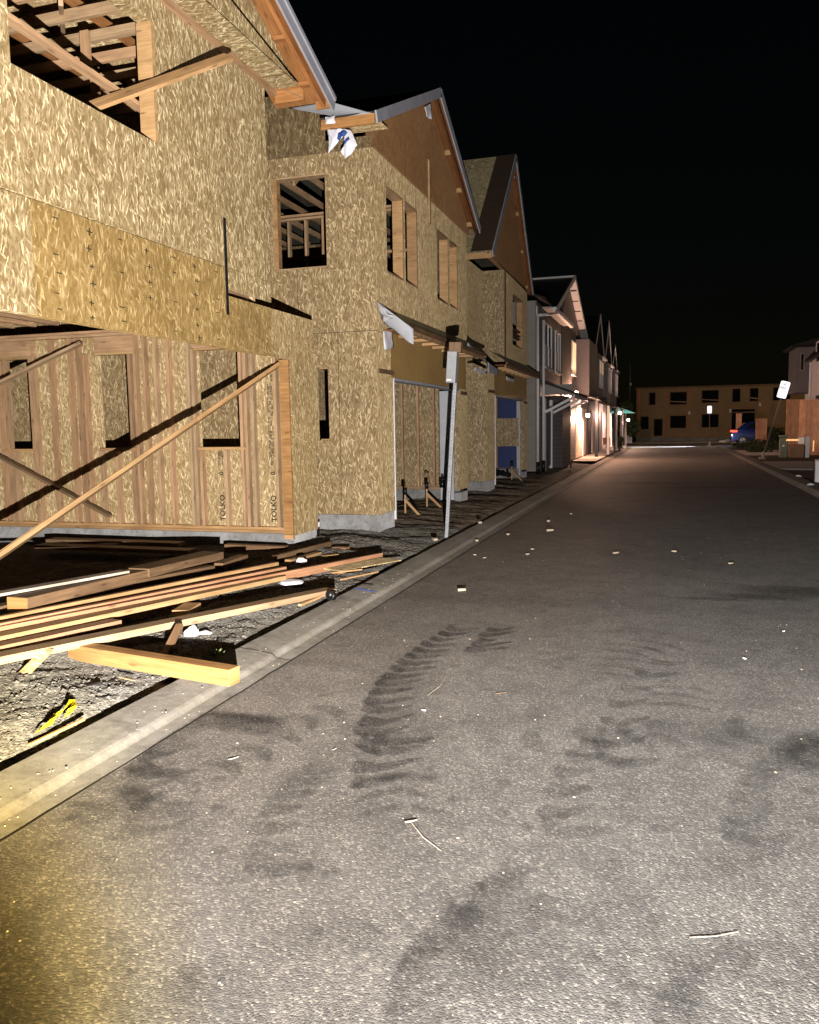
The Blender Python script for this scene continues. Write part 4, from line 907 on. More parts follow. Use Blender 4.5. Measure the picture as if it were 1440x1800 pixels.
b_((296, 1147), .09, (322, 1095), .30, .05, .035, 'brownwood', 'short brown stick propping up the front board', name='stick')
b_((40, 1196), .08, (95, 1140), .30, .10, .012, 'osb', 'chipboard stake leaning under the front board', name='stake')
b_((0, 1249), .07, (178, 1199), .08, .03, .035, 'strap', 'dark steel bar lying on the gravel', .4, name='steel_bar')
b_((108, 1282), .08, (150, 1262), .09, .02, .015, 'pine', 'pale stick under the yellow tape', 1.2, name='stick')
b_((208, 1190), .09, (236, 1196), .09, .012, .006, 'pine', 'thin splinter on the gravel near the square timber', name='stick')
# yellow tape with black print
tpx = [(66, 1288), (82, 1277), (96, 1271), (88, 1262), (106, 1258), (122, 1242), (128, 1250), (112, 1262), (100, 1266)]
tape = thing('caution_tape', at_z(95, 1270, .1), 'crumpled yellow tape with black print lying on the gravel', 'tape')
mb = MB(); mk = MB(); W = Vector((.02, .05, .04))
P = [at_z(x, y, .085 + .012 * (i % 2)) for i, (x, y) in enumerate([(60, 1290), (78, 1280), (92, 1274), (86, 1264), (104, 1259), (114, 1246), (124, 1238), (128, 1252), (112, 1262)])]
for i in range(len(P) - 1):
    a, b2 = P[i], P[i + 1]; wa = Vector((-.012, .05, .010 + .012 * (i % 3))); wb = Vector((-.008, .05, .010 + .012 * ((i + 1) % 3)))
    mb.face([a, b2, b2 + wb, a + wa])
    mid = (a + b2) / 2 + (wa + wb) / 4; off = Vector((.001, -.004, .001)); d = (b2 - a) * .18; u2 = (wa + wb) * .16
    mk.face([mid - d - u2 + off, mid + d - u2 + off, mid + d + u2 + off, mid - d + u2 + off])
mb.build('tape_band', 'tape', tape); mk.build('tape_print', 'black', tape)
# litter
def crumple(px, py, z, rx, ry, rz_, mt, label, cat, name):
    p = at_z(px, py, z); bm = bmesh.new(); bmesh.ops.create_icosphere(bm, subdivisions=3, radius=1)
    for v in bm.verts:
        k = 1 + .35 * noise.noise(v.co * 1.6 + p) + .16 * noise.noise(v.co * 4 + p); v.co = Vector((v.co.x * rx * k, v.co.y * ry * k, max(-.1, v.co.z) * rz_ * k))
    me = bpy.data.meshes.new(name); bm.to_mesh(me); bm.free(); me.uv_layers.new(name='UVMap'); me.materials.append(A[mt])
    for q in me.polygons: q.use_smooth = True
    o = bpy.data.objects.new(name, me); col.objects.link(o); o.location = p; return tag(o, label, cat)
crumple(338, 1115, .08, .05, .055, .07, 'trash', 'white crumpled cup on the gravel behind the square timber', 'litter', 'paper_cup')
crumple(360, 1113, .07, .06, .04, .02, 'trash', 'flattened white scrap beside the crumpled cup', 'litter', 'paper_scrap')
crumple(512, 1025, .10, .13, .12, .035, 'trash', 'greyish white sack flattened between the boards', 'litter', 'sack')
crumple(530, 988, .15, .06, .05, .05, 'trash', 'white ball of wrap behind the long pink board', 'litter', 'plastic_wrap')
crumple(600, 1008, .09, .05, .05, .02, 'pinkwood', 'reddish rag on the gravel near the kerb', 'litter', 'rag')
q = at_z(586, 1047, .12); mb = MB(); dq = Vector((-.2, -.9, .25)).normalized()
mb.tube(q, q + dq * .06, .042, .042, n=16, caps=False).tube(q, q - dq * .01, .042, .03, n=16).tube(q + dq * .06, q + dq * .055, .042, .03, n=16, caps=False)
centred(mb, 'round_end_cap', 'abs', 'black round pipe cap lying at the end of the front board', 'pipe cap', smooth=True)
mb = MB()
for i in range(26):
    a = ru(0, 6.28); L = ru(.02, .065); c = at_z(382 + ru(-6, 6), 1156 + ru(-3, 3), .08); tip = c + Vector((math.cos(a) * L * .7, math.sin(a) * L * .7, L * .8)); sd2 = Vector((-math.sin(a), math.cos(a), 0)) * .004
    mb.face([c - sd2, c + sd2, (c + tip) / 2 + sd2 + Vector((0, 0, .01))]); mb.face([c - sd2, (c + tip) / 2 + sd2 + Vector((0, 0, .01)), tip])
centred(mb, 'weed', 'grassy', 'small green weed sprouting behind the kerb near the square timber', 'weed')
mb = MB(); mb.bar(at_z(626, 1034, .12), at_z(658, 1040, .121), .02, .004); struct(mb.build('kerb_paint_line', 'bluepaint'))

# blocks, chips and straws on the road
def chunk(px, py, s, label, grp='wood scraps scattered over the road', mt='chip', name='wood_scrap', z=0.0):
    s *= .62; p = at_z(px, py, z); a = ru(0, 3.14); d = Vector((math.cos(a), math.sin(a), 0)); L = s * ru(.8, 1.2)
    mb = MB().bar(p - d * L / 2 + Vector((0, 0, s * .16)), p + d * L / 2 + Vector((0, 0, s * .2)), s * ru(.45, .6), s * .32, taper=ru(.7, 1))
    centred(mb, name, mt, label, 'scrap', grp, bevel=s * .04)
chunk(965, 917, .17, 'largest pale block lying on the road beyond the pole'); chunk(967, 934, .19, 'flat pale scrap just in front of the largest block on the road')
chunk(843, 920, .17, 'pale block on the kerb edge right of the leaning pole', z=.1); chunk(764, 950, .16, 'pale block on the dirt just left of the leaning pole foot', z=.1)
chunk(838, 951, .12, 'white chip in the gutter right of the pole foot', z=.02)
chunk(1083, 973, .11, 'white chip alone in the middle of the road'); chunk(1185, 970, .09, 'small white chip right of the middle of the road'); chunk(1285, 991, .08, 'small white chip furthest right across the road')
chunk(812, 1039, .14, 'pale lozenge scrap beyond the tyre track'); chunk(928, 975, .09, 'white chip left of the middle of the road'); chunk(936, 966, .08, 'thin chip just behind the white chip')
chunk(835, 976, .07, 'left one of two dark edged chips near the gutter'); chunk(852, 981, .06, 'right one of two dark edged chips near the gutter')
chunk(1003, 904, .12, 'flat chip on the far dark asphalt'); chunk(894, 940, .12, 'thin flat chip near the gutter beyond the pole')
chunk(1309, 1158, .035, 'lone pebble on the right half of the road', mt='trash', name='pebble'); chunk(745, 1249, .035, 'white pebble beside the tyre track', mt='trash', name='pebble'); chunk(1378, 1110, .03, 'tiny white pebble near the right edge of view', mt='trash', name='pebble')
def straw(a, b2, label, th=.006, mt='twig'):
    th *= .34
    p, q = at_z(*a, .006), at_z(*b2, .006); m_ = (p + q) / 2 + (q - p).cross(Vector((0, 0, 1))) * .05
    mb = MB().bar(p, m_, th, th * .6).bar(m_, q, th, th * .6, taper=.6); centred(mb, 'straw', mt, label, 'straw', 'straws and twigs on the asphalt')
straw((724, 1447), (776, 1496), 'pale straw lying diagonally in the middle of the foreground', .008); straw((1213, 1648), (1298, 1638), 'pale straw lying level at the lower right', .007)
straw((752, 1222), (783, 1191), 'thin twig beside the tyre track'); straw((872, 1219), (889, 1217), 'short dark twig right of the tyre track', .01, 'brownwood')
straw((402, 1335), (420, 1330), 'short pale splinter left of the foreground', .012); straw((712, 1445), (733, 1441), 'small pale flake above the diagonal straw', .02); straw((585, 1318), (592, 1315), 'tiny splinter near the dark stain', .008)

# ------------------------------------------------------------------ finished houses along the left side
def window(h, y0, y1, z0, z1, x, lit=False, shut=True, nm='window'):
    fr = .05; mb = MB()
    mb.wall(0, x + .004, x + .05, y0, y1, z0, z1, [(y0 + fr, (y0 + y1) / 2 - .025, z0 + fr, z1 - fr), ((y0 + y1) / 2 + .025, y1 - fr, z0 + fr, z1 - fr)])
    f = mb.build(nm, 'whitetrim', h)
    MB().box(x + .003, x + .02, y0 + fr - .01, y1 - fr + .01, z0 + fr - .01, z1 - fr + .01).build('pane', 'warmlit' if lit else 'darkglass', f)
    MB().box(x + .002, x + .09, y0 - .05, y1 + .05, z0 - .05, z0 - .002).build('sill', 'whitetrim', f)
    if shut: MB().box(x + .021, x + .03, y0 + fr, y1 - fr, z0 + fr, (z0 + z1) / 2).build('blind', 'whitetrim', f)
    return f
XF = -3.985
h4 = thing('finished_house', (XF, 32, 0), 'finished taupe house with white downspouts and a lit upper window', 'house')
MB().box(-12, XF, 25.75, 31.8, .2, 5.46).build('wall', 'claptan', h4)
MB().box(-12, XF - .03, 25.72, 25.748, .2, 5.46).build('side_wall', 'taupe', h4)
MB().box(-12, XF + .03, 31.85, 36.6, .15, 5.6).build('dark_wall', 'clap', h4)
MB().box(-12, XF + .55, 37.3, 41.6, 2.95, 5.4).build('bay', 'slate', h4)
MB().box(-12, XF + .02, 36.65, 42.0, .15, 2.94).build('wall', 'slate', h4)
MB().box(XF + .002, XF + .03, 25.70, 31.8, 2.95, 3.0).build('belly_band', 'taupe', h4)
for (yy0, yy1) in ((27.3, 29.0), (30.0, 31.4)): window(h4, yy0, yy1, 3.55, 5.02, XF)
window(h4, 35.0, 36.4, 3.75, 5.15, XF + .03, True, False)
for y in (25.68, 26.9):
    mb = MB().tube((XF + .06, y, .5), (XF + .06, y, 5.0), .045, n=10)
    if y < 26: mb.tube((XF + .06, y, 5.0), (XF + .40, y + 1.9, 5.28), .045, n=10)
    ds = mb.build('downspout', 'whitetrim', h4, smooth=True); MB().tube((XF + .06, y, .12), (XF + .06, y, .5), .055, n=10).build('boot', 'abs', ds, smooth=True)
MB().box(XF + .002, XF + .025, 25.76, 26.0, .4, 5.3).build('corner_trim', 'whitetrim', h4)
mb = MB().prism([(XF + .30, 5.32), (XF + .42, 5.32), (XF + .44, 5.44), (XF + .30, 5.44)], 1, 27.2, 32.2); mb.build('gutter', 'whitetrim', h4)
MB().prism([(XF + .32, 5.45), (-8.6, 7.3), (-8.6, 7.36), (XF + .32, 5.51)], 1, 25.5, 32.2).build('roof', 'shingle', h4)
MB().box(-8, XF + .3, 27.0, 32.2, 5.40, 5.44).build('soffit', 'taupe', h4)
# the gable with its exposed lookouts
MB().prism([(28.0, 5.45), (33.6, 7.45), (39.3, 5.45), (39.3, 5.41), (33.6, 7.40), (28.0, 5.41)], 0, -10, -3.68).build('roof', 'shingle', h4)
MB().prism([(31.9, 5.6), (38.7, 5.6), (33.6, 7.36)], 0, -9.8, XF + .031).build('gable_wall', 'slate', h4)
for (P, Q) in (((27.95, 5.42), (33.6, 7.44)), ((39.35, 5.42), (33.6, 7.44))): MB().bar((-3.66, *P), (-3.66, *Q), .03, .18).build('rake_board', 'whitetrim', h4)
MB().prism([(33.8, 7.30), (39.2, 5.37), (39.2, 5.385), (33.8, 7.315)], 0, XF + .04, -3.68).build('rake_soffit', 'whitetrim', h4)
for k in range(6):
    y = 34.4 + k * .85; z = 7.1 - k * .30; MB().box(XF + .045, -3.7, y, y + .1, z - .06, z).build('lookout', 'slate', h4)
MB().box(-7.5, -3.66, 33.56, 33.64, 7.45, 7.52).build('ridge_trim', 'whitetrim', h4)
# porch canopy with brackets, door
MB().box(-12, -3.565, 29.0, 31.4, .15, 2.66).build('wing_wall', 'clap', h4)
MB().prism([(XF + .03, 3.0), (-2.95, 2.62), (-2.95, 2.70), (XF + .03, 3.08)], 1, 26.9, 31.5).build('canopy', 'shingle', h4)
MB().box(-2.96, -2.93, 26.9, 31.5, 2.50, 2.62).build('canopy_fascia', 'whitetrim', h4)
MB().box(XF + .03, -2.97, 26.92, 26.96, 2.62, 2.94).prism([(XF + .03, 2.66), (-2.97, 2.58), (-2.97, 2.62), (XF + .03, 2.94)], 1, 26.90, 26.925).build('canopy_end', 'taupe', h4)
for y in (27.1, 29.0, 31.3):
    MB().bar((XF + .05, y, 2.05), (-3.0, y, 2.52), .08, .08).build('bracket', 'whitetrim', h4)
MB().box(XF + .003, XF + .05, 27.3, 28.9, .25, 2.1).build('garage_door', 'doorgrey', h4)
for y in (27.02, 28.72): MB().box(XF + .003, XF + .10, y, y + .24, .15, 2.5).build('door_trim', 'whitetrim', h4)
MB().box(XF + .033, XF + .06, 36.7, 41.2, .18, 2.4).build('garage_door', 'cream', h4)
MB().box(XF + .035, XF + .10, 39.3, 39.5, .18, 2.4).build('door_trim', 'whitetrim', h4)
def porch_light(p, label, power, color=(1, .56, .36)):
    p = Vector(p); t_ = thing('porch_light', p, label, 'lamp', 'lit porch lamps along the left row')
    MB().box(p.x - .07, p.x + .07, p.y + .07, p.y + .16, p.z - .1, p.z + .1).build('bracket', 'abs', t_)
    bm = bmesh.new(); bmesh.ops.create_uvsphere(bm, u_segments=14, v_segments=10, radius=.085); me = bpy.data.meshes.new('globe'); bm.to_mesh(me); bm.free(); me.materials.append(A['lampglow'])
    o = bpy.data.objects.new('globe', me); col.objects.link(o); o.parent = t_
    lamp('porch_lamp', p + Vector((.10, -.13, -.05)), power, color, .05)
porch_light(at_x(1013, 691, -3.74), 'brightest porch lamp glowing under the canopy of the taupe house', 480)
MB().prism([(XF + .03, 3.0), (-3.0, 2.72), (-3.0, 2.80), (XF + .03, 3.08)], 1, 37.2, 42.4).build('canopy', 'shingle', h4)
# rows further on
def row_house(y0, label, w_, wall, apex, xoff=0.0, lit=False):
    h = thing('row_house', (XF, y0 + w_ / 2, 0), label, 'house'); x = XF + xoff
    MB().box(-12, x, y0 + .6, y0 + w_, .1, 5.3).build('wall', wall, h)
    MB().box(-12, x + .45, y0 + 1.0, y0 + w_ * .55, 2.9, 5.3 - .02).build('bay', 'slate' if wall != 'slate' else 'taupe', h)
    m0 = y0 + w_ * .55
    MB().prism([(y0 + .3, 5.25), (m0, apex), (y0 + w_ + .2, 5.25), (y0 + w_ + .2, 5.2), (m0, apex - .06), (y0 + .3, 5.2)], 0, -10, x + .32).build('roof', 'shingle', h)
    MB().prism([(y0 + .7, 5.31), (y0 + w_ - .1, 5.31), (m0, apex - .1)], 0, -9.9, x - .01).build('gable_wall', wall, h)
    for yy in (y0 + .28, y0 + w_ + .22): MB().bar((x + .34, yy, 5.22), (x + .34, m0, apex + .02), .03, .15).build('rake_board', 'whitetrim', h)
    MB().box(x - .05, x + .5, y0 + w_ * .6, y0 + w_ + .2, 5.28, 5.36).build('eave_trim', 'whitetrim', h)
    window(h, y0 + 1.5, y0 + 2.4, 3.6, 5.0, x + .45, lit); window(h, y0 + 2.9, y0 + 3.8, 3.6, 5.0, x + .45, lit)
    MB().prism([(x + .01, 2.9), (x + 1.0, 2.6), (x + 1.0, 2.68), (x + .01, 2.98)], 1, y0 + 1, y0 + w_).build('canopy', 'shingle', h)
    MB().box(x + .9, x + 1.02, y0 + w_ - .3, y0 + w_ - .18, .1, 2.6).build('porch_post', 'clap', h)
    MB().box(x + .9, x + 1.02, y0 + 1.1, y0 + 1.22, .1, 2.6).build('porch_post', 'whitetrim', h)
    MB().box(x + .003, x + .06, y0 + 2.4, y0 + w_ - 1.0, .15, 2.4).build('garage_door', 'pinkdoor', h)
    return h
row_house(42.3, 'dark row house with two glowing upper windows past the taupe house', 6.6, 'clap', 7.5, .0, True)
row_house(49.0, 'slate row house second past the taupe house', 6.2, 'slate', 7.9)
row_house(55.4, 'furthest row house at the end of the left side of the street', 5.6, 'taupe', 7.0)
porch_light(at_x(1033, 730, -3.62), 'glowing lamp outside the pale garage door of the taupe house', 900, (1, .57, .38))
porch_light((-2.95, 52.2, 2.35), 'half hidden lamp on the slate row house', 380, (1, .62, .5))
porch_light((-2.75, 58.8, 1.95), 'furthest glowing lamp at the end of the left row', 500, (1, .62, .42))
pv = MB().face([(-3.95, 35.0, .13), (-2.93, 35.0, .13), (-2.93, 60, .13), (-3.95, 60, .13)]); struct(pv.build('pavement', 'path'))
# thin post, little bench, planters, bin and board near the lit porches
p = at_z(1049, 803, .13); tpole = thing('street_post', p, 'slim dark post standing at the kerb before the lit doorways', 'post')
MB().box(p.x - .06, p.x + .06, p.y - .06, p.y + .06, .1, 2.75).build('shaft', 'abs', tpole); MB().box(p.x - .08, p.x + .08, p.y - .08, p.y + .08, .1, .22).build('foot', 'abs', tpole); MB().box(p.x - .075, p.x + .075, p.y - .075, p.y + .075, 2.752, 2.80).build('cap', 'abs', tpole)
board(at_z(1003, 822, .15), at_z(1006, 808, .5), .05, .02, 'pine', 'pale survey stake leaning in the dirt before the taupe house', 'stake', name='stake')
p = at_z(1062, 790, .13); bn = thing('bench', p, 'small pale garden bench frame outside the dark row house', 'bench')
MB().box(p.x - .35, p.x + .35, p.y - .2, p.y + .2, .42, .47).build('seat', 'pine', bn)
for a in (-.32, .28):
    for b2 in (-.18, .14): MB().box(p.x + a, p.x + a + .05, p.y + b2, p.y + b2 + .05, .13, .418).build('leg', 'pine', bn)
MB().box(p.x - .35, p.x + .35, p.y + .2, p.y + .24, .43, .85).build('backrest', 'brownwood', bn)
p = at_z(1098, 778, .13); mb = MB().tube(p, p + Vector((0, 0, .75)), .30, .36, n=16); pt_ = thing('planter', p, 'pale round planter tub by the furthest lamp', 'planter')
MB().tube(p, p + Vector((0, 0, .7)), .28, .36, n=16).build('tub', 'cream', pt_, smooth=True); MB().tube(p + Vector((0, 0, .68)), p + Vector((0, 0, .76)), .40, .40, n=16).build('rim', 'whitetrim', pt_, smooth=True)
p = at_z(1105, 779, .13); sb = thing('folding_sign', p, 'pale blank folding pavement board at the far street corner', 'sign board')
MB().bar(p + Vector((0, -.28, 0)), p + Vector((0, 0, .95)), .55, .03, (0, 1, 0)).build('front_panel', 'whitetrim', sb); MB().bar(p + Vector((0, .28, 0)), p + Vector((0, .03, .95)), .55, .03, (0, 1, 0)).build('back_panel', 'whitetrim', sb)
p = at_y(1092, 725, 59.5); um = thing('garden_parasol', (p.x, p.y, 0), 'lit teal parasol canopy at the end of the left row', 'parasol')
mb = MB(); apx = Vector((p.x, p.y, p.z + .32))
R8 = [Vector((p.x + .95 * math.cos(i * math.pi / 4), p.y + .95 * math.sin(i * math.pi / 4), p.z - .05)) for i in range(8)]
for i in range(8): mb.face([R8[i], R8[(i + 1) % 8], apx])
mb.build('canopy', 'teal', um); MB().tube((p.x, p.y, .1), apx, .03, n=8).build('pole', 'abs', um)
for i in range(8): MB().bar(apx - Vector((0, 0, .06)), R8[i] - Vector((0, 0, .03)), .02, .02).build('rib', 'abs', um)
def foliage(name, parts, n, leaf, label, cat, trunk=None, group=None, mt='leaf', root=None):
    base = Vector(root); t_ = thing(name, base, label, cat, group); mb = MB()
    for i in range(n):
        c, r = random.choice(parts); d = Vector((random.gauss(0, 1), random.gauss(0, 1), random.gauss(0, 1))).normalized() * (rnd() ** .4)
        p = Vector(c) + Vector((d.x * r[0], d.y * r[1], d.z * r[2])); a = Vector((ru(-1, 1), ru(-1, 1), ru(-1, 1))).normalized() * leaf * ru(.6, 1.3); b2 = a.cross(Vector((ru(-1, 1), ru(-1, 1), ru(-1, 1)))).normalized() * leaf * .5
        mb.face([p - a, p + b2, p + a, p - b2])
    mb.build('crown', mt, t_, merge=False)
    if trunk: MB().tube(base - Vector((0, 0, .1)), base + Vector((0, 0, trunk)), .09, .05, n=8).tube(base + Vector((0, 0, trunk * .7)), base + Vector((.3, .1, trunk * 1.5)), .05, .02, n=6).tube(base + Vector((0, 0, trunk * .6)), base + Vector((-.3, -.1, trunk * 1.4)), .05, .02, n=6).build('trunk', 'bark', t_)
r = at_y(1098, 779, 67)
foliage('garden_tree', [((r.x, 67, 1.9), (.9, .8, 1.1)), ((r.x - .6, 67.4, 2.5), (.8, .7, .8)), ((r.x + .5, 66.8, 1.4), (.7, .6, .7)), ((r.x + .1, 67, 3.0), (.5, .5, .5))], 1500, .16, 'dark bushy tree past the end of the left row', 'tree', 1.5, root=(r.x, 67, .05))
r = at_y(1078, 790, 56)
foliage('potted_shrub', [((-2.85, 50.4, .5), (.25, .3, .35)), ((-2.8, 50.6, .75), (.18, .2, .2))], 260, .07, 'small shrub beside the bench', 'shrub', .3, root=(-2.85, 50.4, .1))
pm = thing('antenna_mast', (at_y(1108, 720, 80).x, 80, 0), 'thin pale mast rising behind the far tree', 'mast')
q = at_y(1108, 640, 80); MB().tube((q.x, 80, 0), (q.x, 80, q.z), .06, .035, n=8).build('shaft', 'galv', pm, smooth=True)
ql = at_y(1109, 675, 80); MB().tube((q.x + .06, 80, ql.z - .1), (q.x + .06, 79.9, ql.z + .1), .09, n=8).build('mast_lamp', 'label', pm)

# ------------------------------------------------------------------ far building across the end of the street
YB = 78.0
def bx_(px, py): return at_y(px, py, YB)
fb = thing('unfinished_block', (4, YB, 0), 'long two storey bare chipboard block closing the end of the street', 'building')
def wpx(a, b2, c, d): p, q = bx_(1080 + a / 4, 540 + d / 4), bx_(1080 + b2 / 4, 540 + c / 4); return (p.x, q.x, p.z, q.z)
HW = [wpx(247, 290, 600, 687), wpx(395, 510, 595, 685), wpx(617, 735, 582, 672), wpx(832, 888, 572, 665), wpx(955, 1015, 568, 660), wpx(1118, 1240, 560, 655), wpx(187, 242, 768, 857), wpx(280, 340, 785, 905), wpx(395, 505, 762, 850), wpx(617, 735, 752, 845), wpx(822, 990, 715, 940)]
zt = 4.82; x0 = bx_(1119, 700).x
fbparts = MB().wall(1, YB, YB + .15, x0, 14.5, .42, zt, HW); fbparts.build('front_wall', 'osbfar', fb)
MB().box(x0 + .01, 14.5, YB + .05, YB + .16, -.1, .418).build('foundation', 'found', fb)
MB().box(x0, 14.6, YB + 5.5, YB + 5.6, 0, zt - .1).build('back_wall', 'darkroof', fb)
MB().box(x0 - .12, 14.7, YB - .12, YB + 6, zt + .002, zt + .14).build('roof_edge', 'brownwood', fb)
MB().box(x0, x0 + .15, YB + .16, YB + 5.5, .1, zt).build('side_wall', 'osbfar', fb)
MB().box(x0 + .1, 14.5, YB + .16, YB + 5.5, 2.5, 2.62).build('floor_deck', 'brownwood', fb)
for px in (172, 372, 520): q = bx_(1080 + px / 4, 720); MB().box(q.x - .08, q.x + .08, YB - .06, YB - .003, .42, zt).build('corner_post', 'rafter', fb)
for i, hh in enumerate(HW[:10]):
    MB().box(hh[0] - .07, hh[0], YB - .04, YB - .004, hh[2] - .05, hh[3] + .05).build('window_trim', 'header2', fb)
    if i in (1, 2, 4): MB().bar((hh[0], YB + .2, hh[2] + .3), (hh[1], YB + .2, hh[2] + .2), .06, .08).build('window_brace', 'stud', fb)
for (px, py) in ((1212, 726), (1284, 722), (1336, 711)):
    q = bx_(px, py); MB().tube((q.x, YB - .05, q.z - .15), (q.x, YB - .05, q.z + .15), .09, n=8).build('wall_box', 'trash', fb)
struct(MB().box(-60, 60, 73.0, 73.3, -.03, .12).build('kerb', 'path'))
struct(MB().face([(-60, 73.3, .09), (60, 73.3, .09), (60, 78.2, .07), (-60, 78.2, .07)]).build('verge', 'dirt'))

# ------------------------------------------------------------------ right side of the street
struct(MB().face([(3.43, 6, .07), (40, 6, .07), (40, 60, .07), (3.43, 60, .07)]).build('planting_bed', 'mulch'))
def slab(y0, y1, y2, y3): return struct(MB().prism([(3.435, y0), (14, y2), (14, y3), (3.435, y1)], 2, -.02, .115).build('path', 'path'))
slab(29.0, 34.5, 27.5, 35.5); slab(42.0, 49.0, 43, 49); 
def cedar_panel(pa, pb2, h_, label, n):
    a, b2 = Vector(pa), Vector(pb2); d = (b2 - a) / n; t_ = thing('cedar_fence', (a + b2) / 2, label, 'fence', 'cedar fence panels on the right')
    nr = d.normalized().cross(Vector((0, 0, 1)))
    for i in range(n):
        c = a + d * (i + .5) + nr * (.02 * (i % 2)); MB().bar(c, c + Vector((0, 0, h_)), d.length * .98, .02, nr).build('fence_board', 'cedar', t_)
    MB().bar(a + Vector((0, 0, h_ + .02)), b2 + Vector((0, 0, h_ + .02)), .10, .035).build('cap_rail', 'cedar', t_)
    for k in (.25, .8): MB().bar(a + Vector((0, 0, h_ * k)) - nr * .03, b2 + Vector((0, 0, h_ * k)) - nr * .03, .035, .08).build('rail', 'cedar', t_)
def fx_(px, Y): return at_y(px, 780, Y).x
cedar_panel((fx_(1327.5, 57), 57, .1), (fx_(1348, 57), 57, .1), 1.75, 'lone cedar fence panel beside the blue car', 3)
cedar_panel((fx_(1381, 40.5), 40.5, .1), (fx_(1403, 41.0), 41.0, .1), 2.5, 'left cedar fence panel behind the utility boxes', 3)
cedar_panel((fx_(1403.5, 41.4), 41.4, .1), (8.2, 41.4, .1), 2.5, 'right cedar fence panel running out of view', 10)
cedar_panel((fx_(1293, 66), 66, .1), (fx_(1303, 66), 66, .1), 2.2, 'narrow cedar fence piece behind the car roof', 2)
# houses on the right
def right_house(x, y0, y1, zt, label, gable=None):
    h = thing('white_house', (x, (y0 + y1) / 2, 0), label, 'house'); MB().box(x, x + 8, y0, y1, .1, zt).build('wall', 'white_siding', h); return h
XR1 = 7.0
r1 = right_house(XR1, 39.5, 47.6, 4.9, 'pale sided house with a steep gable at the right edge of view')
MB().prism([(XR1, 4.9), (XR1 + 8, 4.9), (XR1 + 4, 9.0)], 1, 41.0, 47.6).build('gable_wall', 'white_siding', r1)
MB().prism([(XR1 - .3, 4.7), (XR1 + 4, 9.1), (XR1 + 8.3, 4.7), (XR1 + 8.3, 4.82), (XR1 + 4, 9.24), (XR1 - .3, 4.82)], 1, 40.8, 47.9).build('roof', 'shingle', r1)
a = at_x(1436, 620, XR1); 
for (px0, px1, py0, py1) in ((1435, 1446, 603, 640), (1434, 1446, 697, 710)):
    p, q = at_x(px0, py1, XR1), at_x(px1, py0, XR1); f = MB().wall(0, XR1 - .04, XR1 - .002, min(p.y, q.y), max(p.y, q.y), p.z, q.z + .2, [(min(p.y, q.y) + .1, max(p.y, q.y) - .1, p.z + .1, q.z + .1)]).build('window', 'whitetrim', r1)
    MB().box(XR1 - .02, XR1 - .001, min(p.y, q.y) + .09, max(p.y, q.y) - .09, p.z + .09, q.z + .11).build('pane', 'darkglass', f)
MB().tube((XR1 - .07, 47.5, 1.8), (XR1 - .07, 47.5, 4.7), .055, n=8).build('downspout', 'whitetrim', r1)
XR2 = 7.0
r2 = right_house(XR2 + .9, 48.2, 56, 4.6, 'grey sided house with a projecting upper bay behind the gabled one')
pA, pB = at_y(1399, 690, 50.3), at_y(1419, 610, 50.3)
MB().box(pA.x, pA.x + 4, 50.3, 53.5, pA.z, pB.z).build('bay', 'slate', r2); MB().box(pA.x - .3, pA.x + 4, 50.0, 53.9, pB.z + .002, pB.z + .12).build('eave', 'darkroof', r2)
MB().prism([(pA.x - .3, pB.z + .122), (pA.x + 4, pB.z + .122), (pA.x + 4, pB.z + 1.2)], 1, 50.0, 53.9).build('roof', 'shingle', r2)
w0, w1 = at_y(1408, 650, 50.26), at_y(1413, 622, 50.26); f = MB().box(w0.x - .05, w1.x + .05, 50.25, 50.296, w0.z - .05, w1.z + .05).build('window', 'taupe', r2); MB().box(w0.x, w1.x, 50.235, 50.248, w0.z, w1.z).build('pane', 'darkglass', f)
# utility boxes
p = at_z(1377, 803, .1); ub = thing('utility_pedestal', p, 'greenish round topped utility pedestal beside the leaning sign', 'pedestal')
MB().box(p.x - .17, p.x + .17, p.y - .12, p.y + .12, .05, .95).build('cabinet', 'boxgreen', ub, bevel=.05); MB().box(p.x - .19, p.x + .19, p.y - .14, p.y + .14, .952, 1.06).build('lid', 'boxgreen', ub, bevel=.04); MB().box(p.x - .06, p.x + .02, p.y - .135, p.y - .122, .55, .62).build('plate', 'label', ub)
p = at_z(1407, 803, .1); ub = thing('utility_box', p, 'low metal utility box with a lit louvre in front of the cedar fence', 'utility box')
MB().box(p.x - .45, p.x + .12, p.y - .12, p.y + .3, .05, .62).build('cabinet', 'brownwood', ub, bevel=.02); MB().box(p.x + .17, p.x + .33, p.y - .16, p.y + .3, .05, 1.0).build('side_post', 'galv', ub)
MB().box(p.x - .12, p.x + .12, p.y - .15, p.y - .122, .68, .95).build('meter', 'label', ub)
gl = MB()
for i in range(9): gl.bar((p.x - .58 + i * .055, p.y - .14, .80), (p.x - .555 + i * .055, p.y - .14, .88), .03, .02, (0, 1, 0))
A['amber'] = plain('amber_light', (1, .6, .3), .4, emit=(1, .5, .2), es=1.6); gl.build('string_light', 'amber', ub)
gl = MB()
for i in range(8): gl.bar((p.x + .47, p.y - .1, .35 + i * .06), (p.x + .52, p.y - .1, .37 + i * .06), .03, .02, (0, 1, 0))
gl.build('string_light', 'amber', ub)
